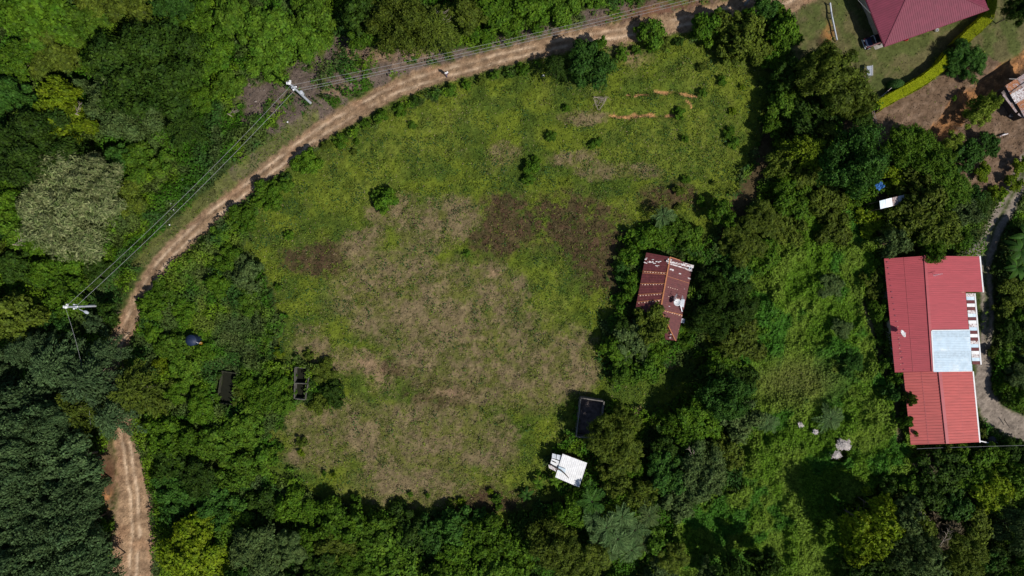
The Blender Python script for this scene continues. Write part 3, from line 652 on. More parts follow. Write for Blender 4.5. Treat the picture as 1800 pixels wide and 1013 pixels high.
exec_list = """
60 30 55 tree mid 6|150 45 45 tree lime 5|85 90 45 tree olive 5|30 105 35 tree mid 5|265 130 78 fine dark 9|225 5 45 tree olive 6|165 -5 35 tree olive 5
212 190 54 fine grey 6|105 172 34 tree yellow 7|125 215 34 tree yellow 7|80 200 24 small yellow 6|58 272 72 fine dark 8|12 165 36 tree blue 7|118 365 82 streak cream 8|165 318 42 streak cream 8
318 218 42 plume dark 6|142 152 14 small grey 5|22 400 32 tree lime 5|12 350 34 tree mid 6|200 110 30 tree mid 4|170 100 28 tree lime 4|370 100 36 tree mid 3|420 40 45 tree lime 3.5|480 60 44 tree lime 3.5|350 40 40 tree mid 4|405 150 30 tree lime 3
300 15 36 tree blue 5|550 25 42 tree lime 3.5|470 115 34 tree lime 3|545 75 34 tree lime 3|350 175 26 tree mid 3|245 285 34 tree lime 3|205 275 28 tree blue 4|290 285 24 small lime 2
640 25 36 tree dark 6|700 45 52 fine olive 6|765 50 48 plume olive 6|825 30 36 tree olive 5|870 15 40 tree mid 4|930 15 40 tree mid 4|990 12 34 tree lime 3|640 62 30 tree mid 4|895 50 20 small lime 2|945 45 18 small mid 2|1045 5 20 small lime 2|845 62 22 small mid 2
978 118 30 plume dark 5|1038 112 38 tree blue 5|1035 95 26 tree blue 4|1056 78 12 small lime 3|1150 62 24 small lime 2.5|1130 55 16 small mid 2|1248 45 28 small mid 3|1235 40 20 small lime 2.5|1275 50 22 small olive 3|1308 55 40 tree olive 5|1310 30 18 small lime 4|1345 20 30 tree blue 4|1375 45 30 tree mid 5|1385 65 24 tree lime 5|1335 85 26 tree olive 4|1360 95 22 small mid 3|1290 90 28 small olive 2.5
1470 140 60 rosette olive 8|1500 175 36 rosette olive 7|1440 115 30 rosette olive 7|1390 130 28 tree dark 5|1385 182 32 tree lime 4|1362 222 22 tree mid 3|1430 215 40 tree dark 5|1428 262 42 plume yellow 8|1455 235 26 plume olive 7|1492 290 56 fine blue 8|1520 330 30 tree mid 6|1420 310 36 tree olive 7|1450 345 36 tree olive 6|1395 345 34 tree mid 6
1600 265 42 fine mid 6|1635 290 46 fine mid 6|1570 310 24 tree yellow 6|1620 345 44 tree olive 6|1665 335 36 fine lime 6|1600 385 40 tree olive 5|1650 400 36 tree olive 5|1575 425 26 tree grey 5|1640 435 28 fine mid 4|1695 375 26 tree grey 4|1715 345 20 small blue 3|1724 352 18 tree dark 3|1690 420 22 small mid 3|1757 338 14 small yellow 2|1783 320 16 small yellow 3|1795 290 16 small yellow 3
1703 104 38 rosette blue 2.6|1680 120 18 rosette blue 2|1728 192 26 wispy bamboo 4|1745 178 18 wispy bamboo 4|1712 210 18 wispy bamboo 4|1678 245 18 wispy bamboo 3|1665 258 14 wispy bamboo 3|1738 255 20 tree blue 3|1702 275 28 tree blue 3|1728 303 17 small yellow 2.5|1678 173 5 small mid .8|1600 232 4 small olive .6|1790 20 24 fine dark 5
1345 390 32 rosette olive 5|1305 430 36 rosette olive 6|1340 450 32 tree mid 5|1385 400 36 tree olive 5|1470 400 36 tree olive 4|1530 390 26 tree yellow 4|1290 480 34 tree blue 5|1288 540 46 fine dark 5.5|1256 500 26 fine dark 4|1250 565 32 fine dark 4|1300 600 44 tree olive 6|1270 640 30 tree mid 4|1225 490 14 small dark 3
1462 503 22 rosette grey 3|1478 578 18 rosette grey 3|1498 640 26 wispy blue 2.5|1540 500 24 tree olive 3|1552 545 22 tree mid 4|1550 480 18 small lime 3|1545 600 14 small lime 2|1555 640 14 small lime 2|1570 690 18 small blue 3|1600 700 14 tree olive 4|1590 740 14 small mid 3|1575 660 14 small mid 2.5|1606 760 10 small olive 3
1125 420 24 small mid 2.5|1155 412 26 tree mid 2.5|1190 405 28 tree lime 2.5|1215 420 24 tree lime 2.5|1110 450 22 small mid 2.5|1098 480 18 small blue 2|1112 500 18 small mid 3|1100 520 16 small mid 2|1225 455 16 small lime 2|1265 370 20 small mid 3|1280 385 14 small mid 3|1165 380 21 palm palm 3
1145 570 30 tree olive 5|1115 600 36 tree grey 4.5|1150 610 32 tree mid 4|1085 615 26 tree mid 4|1190 580 18 small mid 2|1095 650 28 small lime 2.5|1140 645 30 small lime 2.5|1205 600 16 small mid 2|1095 580 20 tree dark 4
1228 735 40 tree mid 6|1270 700 44 fine blue 7|1215 770 26 tree mid 5|1185 745 22 tree mid 5|1300 735 42 tree grey 5|1305 670 28 tree dark 5|1260 665 26 tree dark 6|1065 765 34 rosette olive 5|1090 795 40 rosette olive 5|1095 745 28 rosette olive 4|1080 840 30 tree olive 4|1110 820 20 tree mid 4|1175 830 38 tree blue 6|1235 835 46 fine grey 6|1200 880 36 tree grey 5|1170 790 24 tree dark 5|1275 800 30 tree olive 3|1350 745 20 palm palm 1.5|1458 735 24 palm palm 1.8|1300 760 22 small lime 2
1000 905 30 tree mid 4|1040 880 26 palm blue 4|975 960 46 fine olive 5|1020 990 50 rosette olive 5|935 925 34 tree dark 5|905 975 42 tree mid 4|1065 925 26 palm palm 4.5|1092 905 24 palm palm 4.5|1085 945 26 palm palm 4.6|1115 930 24 palm palm 4|1110 965 24 palm palm 3.6|1050 950 20 palm palm 3.4|1042 915 20 palm palm 3.5|1130 955 20 palm grey 3|1072 970 18 palm palm 3|1140 905 24 palm grey 4|1130 870 26 tree olive 4|1150 960 36 small lime 2|1180 985 34 rosette olive 4|1160 1010 30 tree grey 4|1288 1008 30 tree dark 7|1345 992 30 tree dark 6.5|1245 1005 20 tree grey 4|925 870 16 banana blue 1.5|945 850 12 banana mid 1.5|975 845 14 banana mid 1.5|990 860 12 banana lime 1.2
385 890 38 tree blue 5|400 935 40 tree lime 5|340 975 62 big yellow 7|450 965 46 fine grey 6|510 965 32 rosette grey 6|460 895 30 tree dark 6|510 890 32 tree mid 4|545 905 28 tree mid 4|600 925 44 tree mid 5|590 960 34 tree olive 5|655 940 42 tree lime 4.5|690 985 46 tree lime 4|720 935 40 tree dark 6|755 945 40 tree blue 6|805 930 40 tree blue 5|850 945 42 tree mid 4|810 985 44 tree mid 5|870 1000 40 tree lime 5|620 1005 36 fine mid 4|560 1005 34 tree dark 5|480 1010 28 tree grey 5|540 950 22 tree mid 5
20 715 46 big forest 10|55 770 52 fine forest 10|115 815 50 big forest 10|45 850 50 fine forest 10|138 868 38 big forest 9|100 895 50 fine forest 10|35 930 54 big forest 10|120 965 54 fine forest 10|136 930 34 big forest 8|60 1005 50 fine forest 10|165 1010 30 big forest 9|95 740 34 fine forest 9|186 925 14 small lime 2
150 670 66 plume forest 10|85 645 56 plume forest 10|225 690 54 plume olive 9|120 720 50 plume olive 9|195 735 46 plume forest 9|50 690 40 plume forest 9|265 705 36 plume olive 8|180 620 36 plume forest 8|15 560 40 tree olive 6|60 610 34 plume forest 8|30 620 34 plume forest 8|165 570 20 small forest 4|190 550 20 small dark 4|100 570 22 small blue 3
300 610 34 tree lime 5|325 650 34 tree lime 5|285 640 22 tree yellow 4|352 690 26 tree mid 3|355 720 32 tree mid 4|270 540 34 tree mid 4|290 510 26 tree mid 3|322 548 24 tree mid 2.5|430 478 40 tree grey 3|400 455 28 tree mid 3|385 500 30 tree mid 3|440 530 28 tree lime 3|310 690 26 tree mid 5|285 765 36 tree mid 3|325 790 38 tree mid 4|300 820 34 tree dark 4|315 872 36 tree blue 4|300 905 22 small blue 3|380 780 36 tree lime 4|430 750 34 tree lime 3.5|460 700 34 tree mid 3.5|430 670 26 tree mid 3|490 670 28 tree mid 3.5|500 710 26 tree lime 3|570 655 28 tree olive 3|585 690 28 tree dark 3|560 710 24 tree olive 3|350 840 30 tree dark 5|410 830 34 tree lime 4|290 850 22 tree blue 3|460 810 26 small lime 2
540 284 32 tree mid 3|470 345 34 tree mid 3|425 385 32 tree mid 3|500 325 20 small lime 2|385 410 22 small lime 2|678 352 22 small mid 1.1|662 345 12 small lime .8|934 295 15 small mid 1|930 315 12 small lime .8|942 282 9 small mid .8|968 240 11 small lime .8|1050 250 9 small lime .7|1205 245 8 small mid .8|1290 250 11 small lime .9|1195 198 11 small mid .9|1040 255 8 small lime .7|820 445 7 small lime .6|995 190 7 small mid .8|725 220 8 small lime .6
1530 925 44 tree yellow 9|1515 960 34 tree yellow 8|1545 895 26 tree yellow 8|1590 915 34 tree grey 7|1615 925 30 tree olive 7|1595 965 40 fine grey 7|1650 945 40 wispy brown 5|1690 975 40 fine olive 6|1720 930 34 tree olive 5|1680 890 34 tree blue 5|1665 830 40 tree dark 5|1710 825 36 tree mid 5|1745 865 34 tree yellow 6|1790 840 26 tree lime 6|1790 930 40 fine grey 7|1765 985 30 tree dark 5|1745 990 24 tree blue 5|1635 870 30 tree dark 5|1605 855 20 tree lime 4|1607 820 14 small lime 2|1660 785 16 small olive 3|1750 800 20 tree mid 4|1790 795 24 tree dark 4|1640 990 34 tree grey 6|1560 1000 34 tree dark 6|1500 1000 24 small dark 4|1635 825 24 wispy brown 3|1560 855 18 small dark 3
1792 440 30 banana blue 4|1785 470 24 banana blue 4|1800 415 24 banana blue 4|1792 400 14 tree dark 3|1785 515 24 tree olive 4|1765 550 16 small olive 2.5|1790 660 22 rosette grey 3|1775 630 18 small mid 2.5|1762 685 13 small lime 2|1790 700 22 tree mid 3|1750 620 12 small olive 2|1775 500 16 palm olive 3|1758 470 14 small dark 2|1727 762 9 small olive 1.2
"""  # the two tall dark trees beside the shaded clearing are added to cast its shadow
for row in exec_list.strip().split('\n'):
    for it in row.split('|'):
        a = it.split(); T(float(a[0]), float(a[1]), float(a[2]), a[3], a[4], float(a[5]))

for q in ((383,660,9),(381,698,9),(417,668,11),(418,690,12),(414,708,9),(546,655,11),(547,672,12),(543,695,10),(516,690,8),(516,660,7),(336,590,9),(352,586,8),(338,606,8)):
    T(q[0], q[1], q[2], 'small', ['mid','lime','olive','dark'][q[0] % 4], 1.0)
# low bushes that line the inner side of the dirt road
rr = random.Random(5)
def along(line, step):
    out = []
    for (x0, y0, w0), (x1, y1, w1) in zip(line[:-1], line[1:]):
        l = math.hypot(x1-x0, y1-y0); n = max(1, int(l/step))
        for i in range(n):
            t = (i+.5)/n; out.append((x0+t*(x1-x0), y0+t*(y1-y0), w0+t*(w1-w0), -(y1-y0)/l, (x1-x0)/l))
    return out
for x, y, hw, nx_, ny_ in along(ROAD[2:19], 24):
    sg = -1
    r = rr.uniform(8, 14); off = hw+r*.9+rr.uniform(0, 8)
    X0, Y0 = x+nx_*sg*off, y+ny_*sg*off
    if 935 < X0 < 1080: continue
    T(X0, Y0, r, 'small', rr.choice(['mid','lime','mid','dark','olive']), rr.uniform(.7,1.2))

for q in PL:      # the thickets round the field are low scrub, the wood at the left is tall
    x, y = q[0], q[1]
    if 255 < x < 610 and 270 < y < 730: q[5] = min(q[5], 1.3); q[2] *= .8
    elif 380 < x < 960 and y > 860: q[5] = min(q[5]*.72, 1.5 if y < 915 else 2.4 if y < 950 else 9)
    elif 255 < x < 520 and y >= 730: q[5] *= .7
    elif 1285 < x < 1560 and 300 < y < 640 : q[5] = min(q[5]*.62, 3.2)
    elif 1080 < x < 1240 and 400 < y < 660: q[5] *= .8
    elif 290 < x < 640 and y < 200: q[5] *= .55
    elif 1160 < x < 1320 and 640 < y < 900: q[5] *= .75
    elif 1600 < x < 1800 and y > 790: q[5] *= .8
    elif 1550 < x and 180 < y < 345: q[5] *= .6
    elif 1700 < x and 280 < y < 700: q[5] *= .7
# scattered scrub that feathers the field edge
for k in range(400):
    if k > 399 or len([1 for q in PL if len(q) > 7]) > 44: break
    a = rr.choice([((470,330),(500,760),55),((500,760),(640,890),26),((640,890),(950,885),22),((950,870),(1010,770),20),((1240,90),(1330,240),40),((1100,400),(1250,330),30),((560,280),(860,150),24)])
    t = rr.random(); x = a[0][0]+(a[1][0]-a[0][0])*t+rr.gauss(0, a[2]*.6); y = a[0][1]+(a[1][1]-a[0][1])*t+rr.gauss(0, a[2]*.6); r = rr.uniform(5, 11)
    if any((x-q[0])**2+(y-q[1])**2 < (.8*(r+q[2]))**2 for q in PL) or blocked(np.array([x]), np.array([y]))[0]: continue
    PL.append([x, y, r, 'small', rr.choice(['mid','lime','mid','olive','yellow']), rr.uniform(.4,.8), None, 1])
PL = [q[:7] for q in PL]
# fill the remaining canopy
FILL = [([(-50,-50),(300,-50),(200,60),(190,260),(230,330),(180,440),(170,560),(-50,600)], (24,38), ['mid','lime','mid','blue','olive','dark'], (2.5,4)),
        ([(-50,600),(300,640),(330,720),(190,770),(140,800),(140,900),(165,960),(165,1060),(-50,1060)], (26,40), ['forest','forest','dark'], (6,9)),
        ([(270,740),(360,720),(480,720),(480,850),(620,905),(900,930),(1000,900),(1160,860),(1180,900),(1220,1060),(270,1060)], (22,34), ['mid','dark','blue','lime','olive'], (3,5.5)),
        ([(1590,800),(1860,790),(1860,1060),(1480,1060),(1490,900),(1600,860)], (22,34), ['mid','dark','grey','olive'], (3.5,6)),
        ([(1370,240),(1390,90),(1500,110),(1530,200),(1560,300),(1690,300),(1740,340),(1700,400),(1640,430),(1545,430),(1500,360),(1400,350),(1360,300)], (20,32), ['mid','yellow','olive','dark'], (3,4.5)),
        ([(1785,400),(1860,380),(1860,740),(1810,720),(1785,690),(1775,500)], (14,22), ['mid','dark','olive'], (2,3.5)),
        ([(600,-50),(1100,-50),(1080,-5),(960,40),(800,70),(660,60)], (20,32), ['mid','olive','dark'], (3,5)),
        ([(240,560),(300,500),(360,620),(330,720),(290,720),(260,620)], (18,26), ['mid','lime','mid','olive'], (1.4,2.0))]
cnt = 0
for poly, (ra, rb), cols, (ha, hb) in FILL:
    x0 = min(p[0] for p in poly); x1 = max(p[0] for p in poly); y0 = min(p[1] for p in poly); y1 = max(p[1] for p in poly)
    for _ in range(900):
        x = rr.uniform(x0, x1); y = rr.uniform(y0, y1); r = rr.uniform(ra, rb)
        if not inpoly(np.array([x]), np.array([y]), poly)[0]: continue
        if any((x-q[0])**2+(y-q[1])**2 < (.80*(r+q[2]))**2 for q in PL): continue
        if any(math.hypot(x-a, y-b) < r+c_ for a, b, c_ in ((400,680,30),(528,672,26),(345,597,9),(1545,328,8),(1570,355,16))): continue
        zz = pdist(np.array([x]), np.array([y]), ROAD); z2 = pdist(np.array([x]), np.array([y]), DRIVE)
        if zz[0][0] < zz[1][0]+r*.9 or z2[0][0] < z2[1][0]+r*.8: continue
        T(x, y, r, 'tree' if r > 17 else 'small', rr.choice(cols), rr.uniform(ha, hb)); cnt += 1
print('plants', len(PL), 'filled', cnt)

# ---- labels: look + the nearest landmark, side of it and rank on that side
used = {}
order = list(range(len(PL)))
cand = {}
for i in order:
    px, py, r, kind, col, h, lab = PL[i]
    ds = sorted(((math.hypot(px-a, py-b), nm, a, b) for nm, a, b in LM))
    cand[i] = ds
def side(dx, dy):
    if abs(dx) > 2.2*abs(dy): return 'right of' if dx > 0 else 'left of'
    if abs(dy) > 2.2*abs(dx): return 'below' if dy > 0 else 'above'
    return ('lower ' if dy > 0 else 'upper ')+('right of' if dx > 0 else 'left of')
groups = {}
for i in order:
    px, py, r, kind, col, h, lab = PL[i]
    dd, nm, a, b = cand[i][0]; sd = side(px-a, py-b)
    sz, noun, cat = KN[kind]
    look = f'{ADJ[col]} {sz} {noun}'.replace('  ', ' ')
    if col == 'cream' : look = 'cream tinged feathery tree'
    groups.setdefault((look, sd, nm), []).append((dd, i))
for (look, sd, nm), lst in groups.items():
    lst.sort()
    for k, (dd, i) in enumerate(lst):
        if len(lst) == 1: PL[i][6] = f'{look} {sd} {nm}'
        else: PL[i][6] = (f'{look}, nearest one {sd} {nm}' if k == 0 else f'{look}, {ORD[k]}nearest one {sd} {nm}')
PL[[i for i, p in enumerate(PL) if p[0] == 118 and p[3] == 'streak'][0]][6] = 'large round tree covered in pale cream feathery flower spikes'
PL[[i for i, p in enumerate(PL) if p[0] == 165 and p[3] == 'streak'][0]][6] = 'smaller cream tinged feathery tree touching the large pale flowering one'
PL[[i for i, p in enumerate(PL) if p[0] == 265 and p[3] == 'fine'][0]][6] = 'very large dark fine leafed tree in the upper left wood'
PL[[i for i, p in enumerate(PL) if p[0] == 1165 and p[3] == 'palm'][0]][6] = 'small fan palm standing alone in the grass above the old maroon roof'
PL[[i for i, p in enumerate(PL) if p[0] == 340 and p[3] == 'big'][0]][6] = 'wide vivid yellow green tree beside the road at the bottom left'
PL[[i for i, p in enumerate(PL) if p[0] == 1458 and p[3] == 'palm'][0]][6] = 'pale silvery palm just above the bleached husk heap'

GR = {'tree':'trees around the field and houses','shrub':'shrubs along the road and field','palm':'palms','banana plant':'banana plants by the houses'}
pr = random.Random(9)
for n_, (px, py, r, kind, col, h, lab) in enumerate(PL):
    meshes, R0, dz = KINDS[kind]; me = meshes[pr.randrange(len(meshes))]
    R = r*S*1.10; k = R/R0
    h = max(h, dz*k*.9); zc = h*.8
    p = P(px, py, zc); g = g1(p.x, p.y)
    noun, cat = KN[kind][1], KN[kind][2]
    name = {'tree':'tree','shrub':'shrub','palm':'palm_tree','banana plant':'banana_plant'}[cat]
    t = thing(name, lab, cat, (p.x, p.y, g), pr.uniform(0, 6.28), GR[cat])
    cz = max(0.0, h-dz*k*(1.05 if kind not in ('palm','banana') else .3))
    c = link('foliage' if cat == 'shrub' else 'crown', me, t, (0, 0, cz))
    zs = k if kind in ('palm','banana') else max(k, .62*h/dz)
    if zs > k: cz = max(0.0, h-dz*zs*1.05)
    c.location.z = cz
    c.scale = (k*pr.uniform(.93,1.1), k*pr.uniform(.93,1.1), zs*pr.uniform(.92,1.06))
    c.material_slots[0].link = 'OBJECT'; c.material_slots[0].material = L[col]
    tm = PALMTR if cat in ('palm','banana plant') else TR[n_ % 3]
    th = cz+dz*k*(.45 if cat not in ('palm','banana plant') else .0)+.05
    st = link('stem' if cat in ('shrub', 'banana plant') else 'trunk', tm, t); st.scale = (max(R*.8, 1.0)*1.0, max(R*.8, 1.0)*1.0, max(th, .3))
    if cat in ('shrub',): st.scale = (R*.9, R*.9, max(th, .25))

# ------------------------------------------------------------------ buildings and man-made things
def ribs(A, B, Cc, D, pitch=.42, rh=.035):
    """corrugated sheet: A-B is the upper edge, D-C the lower one, ribs run from one to the other"""
    b = MB(); n = max(2, int(round((Vector(B)-Vector(A)).length/pitch))); us = []
    for i in range(n):
        for f, z in ((0,0),(.62,0),(.70,rh),(.92,rh)): us.append(((i+f)/n, z))
    us.append((1, 0)); A, B, Cc, D = map(Vector, (A, B, Cc, D))
    for u, z in us:
        b.v.append(tuple(A.lerp(B, u)+Vector((0,0,z)))); b.v.append(tuple(D.lerp(Cc, u)+Vector((0,0,z))))
    b.f = [(2*i, 2*i+1, 2*i+3, 2*i+2) for i in range(len(us)-1)]
    return b
def bar(b, p, q, wd, ht):
    """rectangular bar between two points"""
    p, q = Vector(p), Vector(q); t = (q-p).normalized(); s = t.cross(Vector((0,0,1))).normalized()*wd/2; u = s.cross(t).normalized()*ht/2
    b.hexa([p-s-u, q-s-u, q+s-u, p+s-u], [p-s+u, q-s+u, q+s+u, p+s+u])
def shift(pts, dx, dy, dz=0): return [Vector(p)+Vector((dx, dy, dz)) for p in pts]
def inset(pts, dd, z=None):
    pts = [Vector((p[0]*(H-2.6)/H, p[1]*(H-2.6)/H, p[2])) if z == 0 and abs(p[2]) < .01 else p for p in pts]
    c = sum((Vector(p) for p in pts), Vector())/len(pts); o = []
    for p in pts:
        v = Vector(p)-c; v.z = 0; q = Vector(p)-v.normalized()*dd
        if z is not None: q.z = z
        o.append(q)
    return o
def lerp2(a, b, t): return (a[0]+(b[0]-a[0])*t, a[1]+(b[1]-a[1])*t)
def screws(rows, name, parent, m, ds=.45, sz=.07):
    b = MB()
    for p, q in rows:
        p, q = Vector(p), Vector(q); n = int((q-p).length/ds)
        for i in range(n+1):
            c = p.lerp(q, (i+.5)/(n+1)); s = sz*random.uniform(.7, 1.3); b.box((c.x, c.y, c.z+.045), (s*1.5, s, .02), random.uniform(-.3, .3))
    return b.build(name, m, parent)
random.seed(4)
def window_on(parent, p, q, t, wdt, z0, z1, mframe=None):
    """window on the wall line p-q (outward side to the right of p->q)"""
    p, q = Vector(p), Vector(q); d_ = (q-p); L_ = d_.length; d_.normalize(); n_ = Vector((d_.y, -d_.x, 0))
    c = p+d_*(L_*t); c.z = 0; a = math.atan2(d_.y, d_.x); f = MB()
    for s in (-1, 1): cc = c+d_*s*wdt/2+n_*.04; f.box((cc.x, cc.y, (z0+z1)/2), (.08, .12, z1-z0+.08), a)
    for z in (z0, z1): cc = c+n_*.04; f.box((cc.x, cc.y, z), (wdt-.08, .116, .08), a)
    w_ = f.build('window', mframe or M_WHITE, parent)
    g = MB(); cc = c+n_*.02; g.box((cc.x, cc.y, (z0+z1)/2), (wdt-.09, .04, z1-z0-.09), a); g.build('pane', M_GLASS, w_)
def door_on(parent, p, q, t):
    p, q = Vector(p), Vector(q); d_ = (q-p); L_ = d_.length; d_.normalize(); n_ = Vector((d_.y, -d_.x, 0))
    c = p+d_*(L_*t)+n_*.03; a = math.atan2(d_.y, d_.x); b = MB(); b.box((c.x, c.y, 1.15), (.95, .08, 2.1), a)
    d0 = b.build('door', M_DARKWOOD, parent); h = MB(); k = c+n_*.08+d_*.35; h.box((k.x, k.y, 1.1), (.14, .05, .05), a); h.build('handle', M_METAL, d0)
def wallprism(parent, base, ztop, ridge=None, m=None, name='wall'):
    b = MB(); bz = [Vector((p.x, p.y, -.4)) for p in base]; tz = [Vector((p.x, p.y, ztop)) for p in base]; n = len(base)
    b.v = [tuple(p) for p in bz+tz]; b.f = [(i, (i+1)%n, n+(i+1)%n, n+i) for i in range(n)]
    if ridge:   # base order: a b c d with gable ends on a-b and c-d; ridge = (over a-b, over c-d)
        b.v += [tuple(ridge[0]), tuple(ridge[1])]
        b.f += [(4,5,8), (6,7,9), (5,6,9,8), (7,4,8,9)]
    else: b.f.append(tuple(range(n, 2*n)))
    return b.build(name, m or M_CREAM, parent)

# --- maroon hipped house at the top right
hs = thing('house', 'house with a dark maroon hipped roof standing on the lawn at the top right', 'house', P(1616,-27,0))
def loc(parent):     # children keep world coordinates
    mi = Matrix.Translation(-Vector(parent.location))
    return mi
def settle(parent):
    """children were built in world coordinates: give them the inverse of the parent's offset"""
    for c in [o for o in bpy.data.objects if o.parent is parent]:
        c.matrix_parent_inverse = Matrix.Translation(-Vector(parent.location))
eh, rh_ = 2.8, 4.1
SW, SE, NE, NW = P(1555,82,eh), P(1738,17,eh), P(1678,-136,eh), P(1495,-71,eh)
R1, R2 = P(1602,-22,rh_), P(1631,-32,rh_)
def roofface(pts, m, parent, name='roof_slope', pitch=.3, rh=.03):
    return ribs(pts[0], pts[1], pts[2], pts[3], pitch, rh).build(name, m, parent, solid=.03)
rb = MB(); rb.quad(*[p-Vector((0,0,.06)) for p in (SW, SE, R2, R1)]); rb.quad(*[p-Vector((0,0,.06)) for p in (SE, NE, R2)]); rb.quad(*[p-Vector((0,0,.06)) for p in (NE, NW, R1, R2)]); rb.quad(*[p-Vector((0,0,.06)) for p in (NW, SW, R1)])
roof = rb.build('roof', M_ROOF3, hs)
def hipslope(e0, e1, r0, r1, parent, m, pitch=.3, name='roof_slope'):
    """ribs run up the slope, perpendicular to the eave e0-e1, clipped by the hips e0-r0 and e1-r1"""
    e0, e1, r0, r1 = map(Vector, (e0, e1, r0, r1)); u = (e1-e0); Lu = u.length; u.normalize()
    a0 = (r0-e0).dot(u); a1 = (r1-e0).dot(u); b = MB(); n = int(Lu/pitch); up0 = r0-e0-u*a0
    st = []
    for i in range(n):
        for f, z in ((0,0),(.62,0),(.72,.03),(.92,.03)): st.append(((i+f)/n*Lu, z))
    st.append((Lu, 0))
    for s_, z in st:
        k = min(1, s_/max(a0, 1e-3), (Lu-s_)/max(Lu-a1, 1e-3)); k = max(k, 0)
        p = e0+u*s_; b.v += [tuple(p+Vector((0,0,z))), tuple(p+up0*k+Vector((0,0,z)))]
    b.f = [(2*i, 2*i+2, 2*i+3, 2*i+1) for i in range(len(st)-1)]
    return b.build(name, m, parent)
for a_, b_, c_, e_ in ((SW, SE, R1, R2), (SE, NE, R2, R2), (NE, NW, R2, R1), (NW, SW, R1, R1)): hipslope(a_, b_, c_, e_, roof, M_ROOF3)
hp = MB()
for a_, b_ in ((SW,R1),(SE,R2),(NE,R2),(NW,R1),(R1,R2)): bar(hp, a_+Vector((0,0,.04)), b_+Vector((0,0,.04)), .16, .05)
hp.build('ridge_cap', M_ROOF3, roof)
gt = MB()
for a_, b_ in ((SW,SE),(NW,SW)): bar(gt, a_-Vector((0,0,.12)), b_-Vector((0,0,.12)), .12, .14)
gt.build('fascia', M_ROOF3, roof)
wb = inset([SW, SE, NE, NW], 1.3, 0); wallprism(hs, wb, 2.6, m=M_CREAM)
for t in (.2, .75): window_on(hs, wb[0], wb[1], t, 1.3, 1.0, 2.0)
door_on(hs, wb[0], wb[1], .48); window_on(hs, wb[3], wb[0], .5, 1.2, 1.0, 2.0)
settle(hs)
sb = MB(); q = [P(1538,88,0), P(1662,44,0), P(1656,28,0), P(1528,70,0)]; gz = max(g1(v.x, v.y) for v in q)+.06
sb.hexa([(v.x, v.y, gz-.5) for v in q], [(v.x, v.y, gz) for v in q]); o = sb.build('porch_slab', M_CONC); o['kind'] = 'structure'
def at(px, py, h=0, dz=0): p = P(px, py, h); p.z = max(g1(p.x, p.y), 0)+dz+(h if h else 0); return p
b = MB(); p1, p2 = P(1557,80,.4), P(1569,75.5,.4); bar(b, p1+Vector((0,0,.12)), p2+Vector((0,0,.12)), .35, .06)
for p in (p1, p2): b.box((p.x+(.06 if p is p1 else -.06), p.y, .24), (.08, .3, .5))
o = b.build('bench', M_CREAM, bevel=.01); o['label'] = 'cream plank bench at the lower left corner of the maroon hipped roof'; o['category'] = 'bench'
def bucket(px, py, m, r, h, lab, z=0):
    t = thing('bucket', lab, 'bucket', at(px, py, 0, z)); b = MB(); b.lathe([(r*.75,0),(r,h),(r*1.08,h),(r*1.08,h+.03),(r*.92,h+.03),(r*.9,h*.4)], 16); b.build('body', m, t)
    hd = MB(); hd.tube([(-r,0,h),(-r*.7,0,h+r*.6),(0,0,h+r*.85),(r*.7,0,h+r*.6),(r,0,h)], .012, 5); hd.build('handle', M_METAL, t)
bucket(1590, 71, M_REDCAR if False else surf('red_plastic', (.5,.03,.035), .5), .24, .45, 'red bucket on the porch under the maroon hipped roof', .06)
bucket(1644, 55, M_WHITE, .2, .4, 'white bucket beside the porch wall of the maroon roofed house', .06)

# --- small open jeep parked half under the eave
jp = thing('parked_jeep', 'small dark blue and red open jeep parked at the corner of the maroon roofed house', 'jeep', at(1533,74,0,.0), math.radians(200))
b = MB(); b.box((0,0,.62),(2.9,1.35,.45)); b.build('body', M_REDCAR, jp, bevel=.06)
b = MB(); b.hexa([(.55,-.6,.85),(1.5,-.52,.85),(1.5,.52,.85),(.55,.6,.85)], [(.6,-.56,1.02),(1.42,-.46,.96),(1.42,.46,.96),(.6,.56,1.02)]); b.build('bonnet', M_NAVY, jp, bevel=.03)
b = MB(); b.tube([(.5,-.62,.9),(.38,-.58,1.45),(.38,.58,1.45),(.5,.62,.9)], .04, 8); w_ = b.build('windscreen_frame', M_METAL, jp)
b = MB(); b.quad((.47,-.56,.95),(.47,.56,.95),(.39,.55,1.42),(.39,-.55,1.42)); b.build('windscreen', M_GLASS, jp, solid=.01)
for x_ in (-.25, -.9):
    for y_ in (-.32, .32): b = MB(); b.box((x_,y_,.92),(.42,.48,.16)); b.box((x_-.2,y_,1.12),(.12,.48,.45)); b.build('seat', M_BLACK, jp, bevel=.04)
b = MB(); b.tube([(-1.0,-.6,.85),(-1.0,-.58,1.5),(-1.0,.58,1.5),(-1.0,.6,.85)], .035, 8); b.build('roll_bar', M_METAL, jp)
for s in (-1, 1):
    b = MB(); b.tube([(1.46,.42*s,.75),(1.52,.42*s,.75)], .11, 12); b.build('headlight', M_WHITE, jp)
    for x_ in (.95, -.95):
        b = MB(); b.tube([(x_,.60*s,.34),(x_,.80*s,.34)], .34, 18); o = b.build('wheel', M_BLACK, jp); b = MB(); b.tube([(x_,.795*s,.34),(x_,.815*s,.34)], .19, 12); b.build('rim', M_METAL, o)
b = MB(); b.box((1.56,0,.5),(.1,1.4,.14)); b.build('bumper', M_METAL, jp, bevel=.02)

